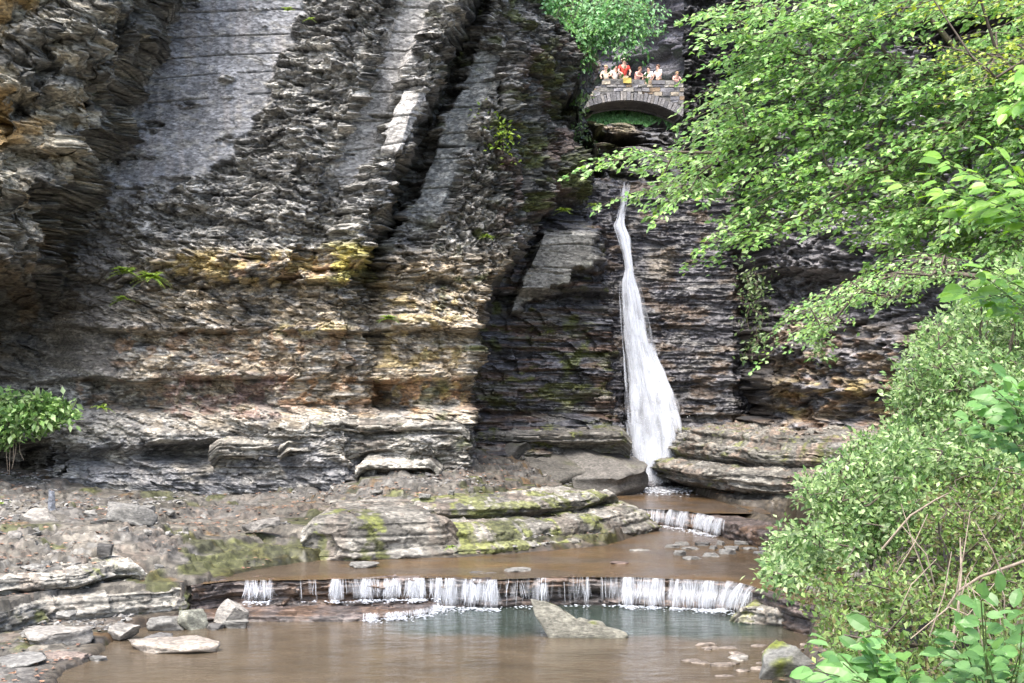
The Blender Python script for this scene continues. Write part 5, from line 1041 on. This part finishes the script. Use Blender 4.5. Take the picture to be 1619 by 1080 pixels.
sg.location = tuple(bx(991, 128, YF - .07)); tag(sg, "small yellow sign fixed to the outside of the stone bridge parapet", "sign")

# ------------------------------------------------------------------ people
def skinned(name, joints, edges, mat, parent, sub=1):
    ks = list(joints); me = bpy.data.meshes.new(name); me.from_pydata([joints[k][:3] for k in ks], [(ks.index(a), ks.index(b)) for a, b in edges], [])
    o = bpy.data.objects.new(name, me); COL.objects.link(o); sk = o.modifiers.new("skin", 'SKIN'); sk.use_smooth_shade = True
    for i, k in enumerate(ks): me.skin_vertices[0].data[i].radius = (joints[k][3],) * 2
    me.skin_vertices[0].data[0].use_root = True
    if sub: o.modifiers.new("sub", 'SUBSURF').levels = sub; o.modifiers["sub"].render_levels = sub
    dg = bpy.context.evaluated_depsgraph_get(); dg.update(); new = bpy.data.meshes.new_from_object(o.evaluated_get(dg)); o.modifiers.clear(); o.data = new; bpy.data.meshes.remove(me); new.name = name
    new.materials.clear(); new.materials.append(mat); o.parent = parent; return o
SKIN = plain("skin", (.55, .33, .24), .55, .08)
def ball(name, c, r, mat, parent, cut=None):
    v = ICO * np.array(r); 
    if cut is not None: v[:, 2] = np.maximum(v[:, 2], cut); v[v[:, 1] < -r[1] * .62, 2] = np.maximum(v[v[:, 1] < -r[1] * .62, 2], r[2] * .35)
    return mesh_obj(name, v + np.array(c) + np.array(parent.location), ICOF, mat, parent)
def person(label, x, y, z, h, shirt, trousers, hair, rz=0., lean=0., arm=.0, hat=None, group="visitors leaning on the bridge parapet"):
    e = empty("person", (x, y, z), label, "person", group); k = h / 1.72; L = lean
    J = {"pelvis": (0, 0, .95, .13), "waist": (0, -.03 * L, 1.1, .12), "chest": (0, -.12 * L, 1.32, .145), "neck": (0, -.2 * L, 1.47, .055), "head": (0, -.23 * L, 1.58, .085), "crown": (0, -.22 * L, 1.66, .075)}
    E = [("pelvis", "waist"), ("waist", "chest"), ("chest", "neck"), ("neck", "head"), ("head", "crown")]
    for s, n_ in ((-1, "l"), (1, "r")):
        J.update({"sh" + n_: (s * .18, -.13 * L, 1.40, .055), "el" + n_: (s * (.24 + .06 * arm), -.14 * L - .12 * arm, 1.13 + .05 * arm, .042), "wr" + n_: (s * (.2 - .05 * arm), -.3 * L - .32 * arm, .95 + .15 * arm, .03), "pm" + n_: (s * (.19 - .05 * arm), -.33 * L - .38 * arm, .90 + .17 * arm, .032),
                  "hp" + n_: (s * .09, 0, .88, .09), "kn" + n_: (s * .11, -.03, .48, .06), "an" + n_: (s * .12, .02, .08, .04), "to" + n_: (s * .13, -.15, .03, .035)})
        E += [("chest", "sh" + n_), ("sh" + n_, "el" + n_), ("el" + n_, "wr" + n_), ("wr" + n_, "pm" + n_), ("pelvis", "hp" + n_), ("hp" + n_, "kn" + n_), ("kn" + n_, "an" + n_), ("an" + n_, "to" + n_)]
        for f_, (dx, ln) in enumerate(((-.03, .07), (-.01, .085), (.01, .08), (.03, .062))):
            pm = J["pm" + n_]; J[f"f{f_}{n_}"] = (pm[0] + dx, pm[1] - .02, pm[2] - ln, .008); E.append(("pm" + n_, f"f{f_}{n_}"))
        pm = J["pm" + n_]; J["th" + n_] = (pm[0] - s * .05, pm[1] - .03, pm[2] - .02, .009); E.append(("pm" + n_, "th" + n_))
    J["nose"] = (0, -.23 * L - .105, 1.575, .012); E.append(("head", "nose"))
    for s, n_ in ((-1, "l"), (1, "r")): J["ear" + n_] = (s * .09, -.22 * L, 1.575, .012); E.append(("head", "ear" + n_))
    sc = lambda J_: {a: (b[0] * k, b[1] * k, b[2] * k, b[3] * k) for a, b in J_.items()}
    skinned("body", sc(J), E, SKIN, e)
    g = lambda ks, r, **o_: {q: (*J[q][:3], J[q][3] + r) for q in ks} | o_
    T = g(["pelvis", "waist", "chest"], .022); 
    for n_ in "lr": T |= {"sh" + n_: (*J["sh" + n_][:3], .075), "el" + n_: tuple(np.array(J["sh" + n_][:3]) * .35 + np.array(J["el" + n_][:3]) * .65) + (.062,)}
    skinned("shirt", sc(T), [("waist", "pelvis"), ("waist", "chest"), ("chest", "shl"), ("chest", "shr"), ("shl", "ell"), ("shr", "elr")], shirt, e)
    T = {"pelvis": (0, 0, .93, .145)}
    for n_ in "lr": T |= {"hp" + n_: (*J["hp" + n_][:3], .10), "kn" + n_: (*J["kn" + n_][:3], .075), "an" + n_: (*J["an" + n_][:2], .12, .06)}
    skinned("trousers", sc(T), [("pelvis", "hpl"), ("pelvis", "hpr"), ("hpl", "knl"), ("hpr", "knr"), ("knl", "anl"), ("knr", "anr")], trousers, e)
    hd = J["head"]; ball("hair", (0, hd[1] * k + .018 * k, (hd[2] + .045) * k), (.105 * k, .115 * k, .115 * k), hair, e, -.05 * k)
    for s in (-1, 1): ball("eye", (s * .033 * k, (hd[1] - .083) * k, (hd[2] + .012) * k), (.012 * k,) * 3, EYE, e)
    ball("mouth", (0, (hd[1] - .083) * k, (hd[2] - .05) * k), (.025 * k, .01 * k, .007 * k), LIPS, e)
    if hat: ball("hat", (0, (hd[1] + .01) * k, (hd[2] + .09) * k), (.15 * k, .16 * k, .075 * k), hat, e, -.02 * k)
    e.rotation_euler = (0, 0, rz); return e
EYE = plain("dark eye", (.03, .02, .02), .3); LIPS = plain("lips", (.45, .18, .15), .5)
cl = lambda n_, *c_: plain(n_, c_, .85, .1)
RED, WHITE, CREAM, PINK, NAVY, KHAKI, PURPLE, ORANGE, TEAL = cl("red cotton", .55, .06, .04), cl("white cotton", .75, .72, .68), cl("cream cotton", .68, .58, .42), cl("pink cotton", .72, .38, .33), cl("navy denim", .05, .07, .13), cl("khaki cloth", .3, .25, .16), cl("purple cotton", .30, .17, .32), cl("orange cotton", .62, .24, .10), cl("teal cotton", .08, .3, .26)
HB, HD, HL, STRAW = cl("brown hair", .12, .06, .03), cl("dark hair", .025, .02, .018), cl("fair hair", .38, .26, .12), cl("straw hat", .62, .56, .44)
pz = 16.50
def pxx(q, D): return (q - CX) / F * D
for lb, q, D, h, sh, tr, ha, rz, ln, am, hat in [
    ("person in a bright red shirt and pale brimmed hat at the bridge parapet", 986, 62.75, 1.78, RED, KHAKI, HB, .2, .5, .6, STRAW),
    ("person in a cream shirt at the far left end of the bridge parapet", 959, 62.8, 1.5, CREAM, NAVY, HL, -.3, .6, .8, None),
    ("person in a white shirt with light hair left of the one in red", 972, 62.9, 1.56, WHITE, KHAKI, HD, .5, .4, .3, None),
    ("person in a pink top with reddish hair bending over the middle of the bridge", 1006, 62.8, 1.42, PINK, NAVY, HB, .8, 1.2, 1.0, None),
    ("person in a white top with dark hair right of the one in pink", 1027, 62.85, 1.46, WHITE, NAVY, HD, -.6, .5, .8, None),
    ("person in a white sleeveless top with long brown hair at the parapet, facing left", 1042, 62.8, 1.54, WHITE, KHAKI, HB, -.9, .4, .5, None),
    ("person in pink crouched low near the leafy right end of the parapet", 1068, 62.8, 1.2, PINK, NAVY, HL, .3, 1.2, 1., None)]:
    person(lb, pxx(q, D), D, pz, h, sh, tr, ha, rz, ln, am, hat)
# walkway with a dark tunnel mouth high on the right
wz = H + (YH - 96) / F * 50
mesh_pts = np.array(block(15.2, 21, wz - 1.2, wz, 48.6, 53)); tag(mesh_obj("walkway", mesh_pts, np.array([(0, 1, 5, 4), (1, 2, 6, 5), (2, 3, 7, 6), (3, 0, 4, 7), (4, 5, 6, 7), (0, 3, 2, 1)]), STONE, None, np.ones((8, 3)) * C(.2, .19, .17), smooth=False), kind="structure")
for lb, q, sh, ha, h, rz, dy in [("person in a purple shirt in front of the dark tunnel at the top right", 1577, PURPLE, HB, 1.95, .2, 0), ("person in an orange brown top beside the one in purple at the top right", 1556, ORANGE, HB, 1.62, .6, .3), ("person in an orange top half hidden behind twigs at the top right", 1526, ORANGE, HD, 1.5, -.3, .5)]:
    person(lb, pxx(q, 49.6 + dy), 49.6 + dy, wz, h if h < 1.9 else 1.85, sh, NAVY, ha, rz, .3, .2, None, "visitors on the walkway at the top right")
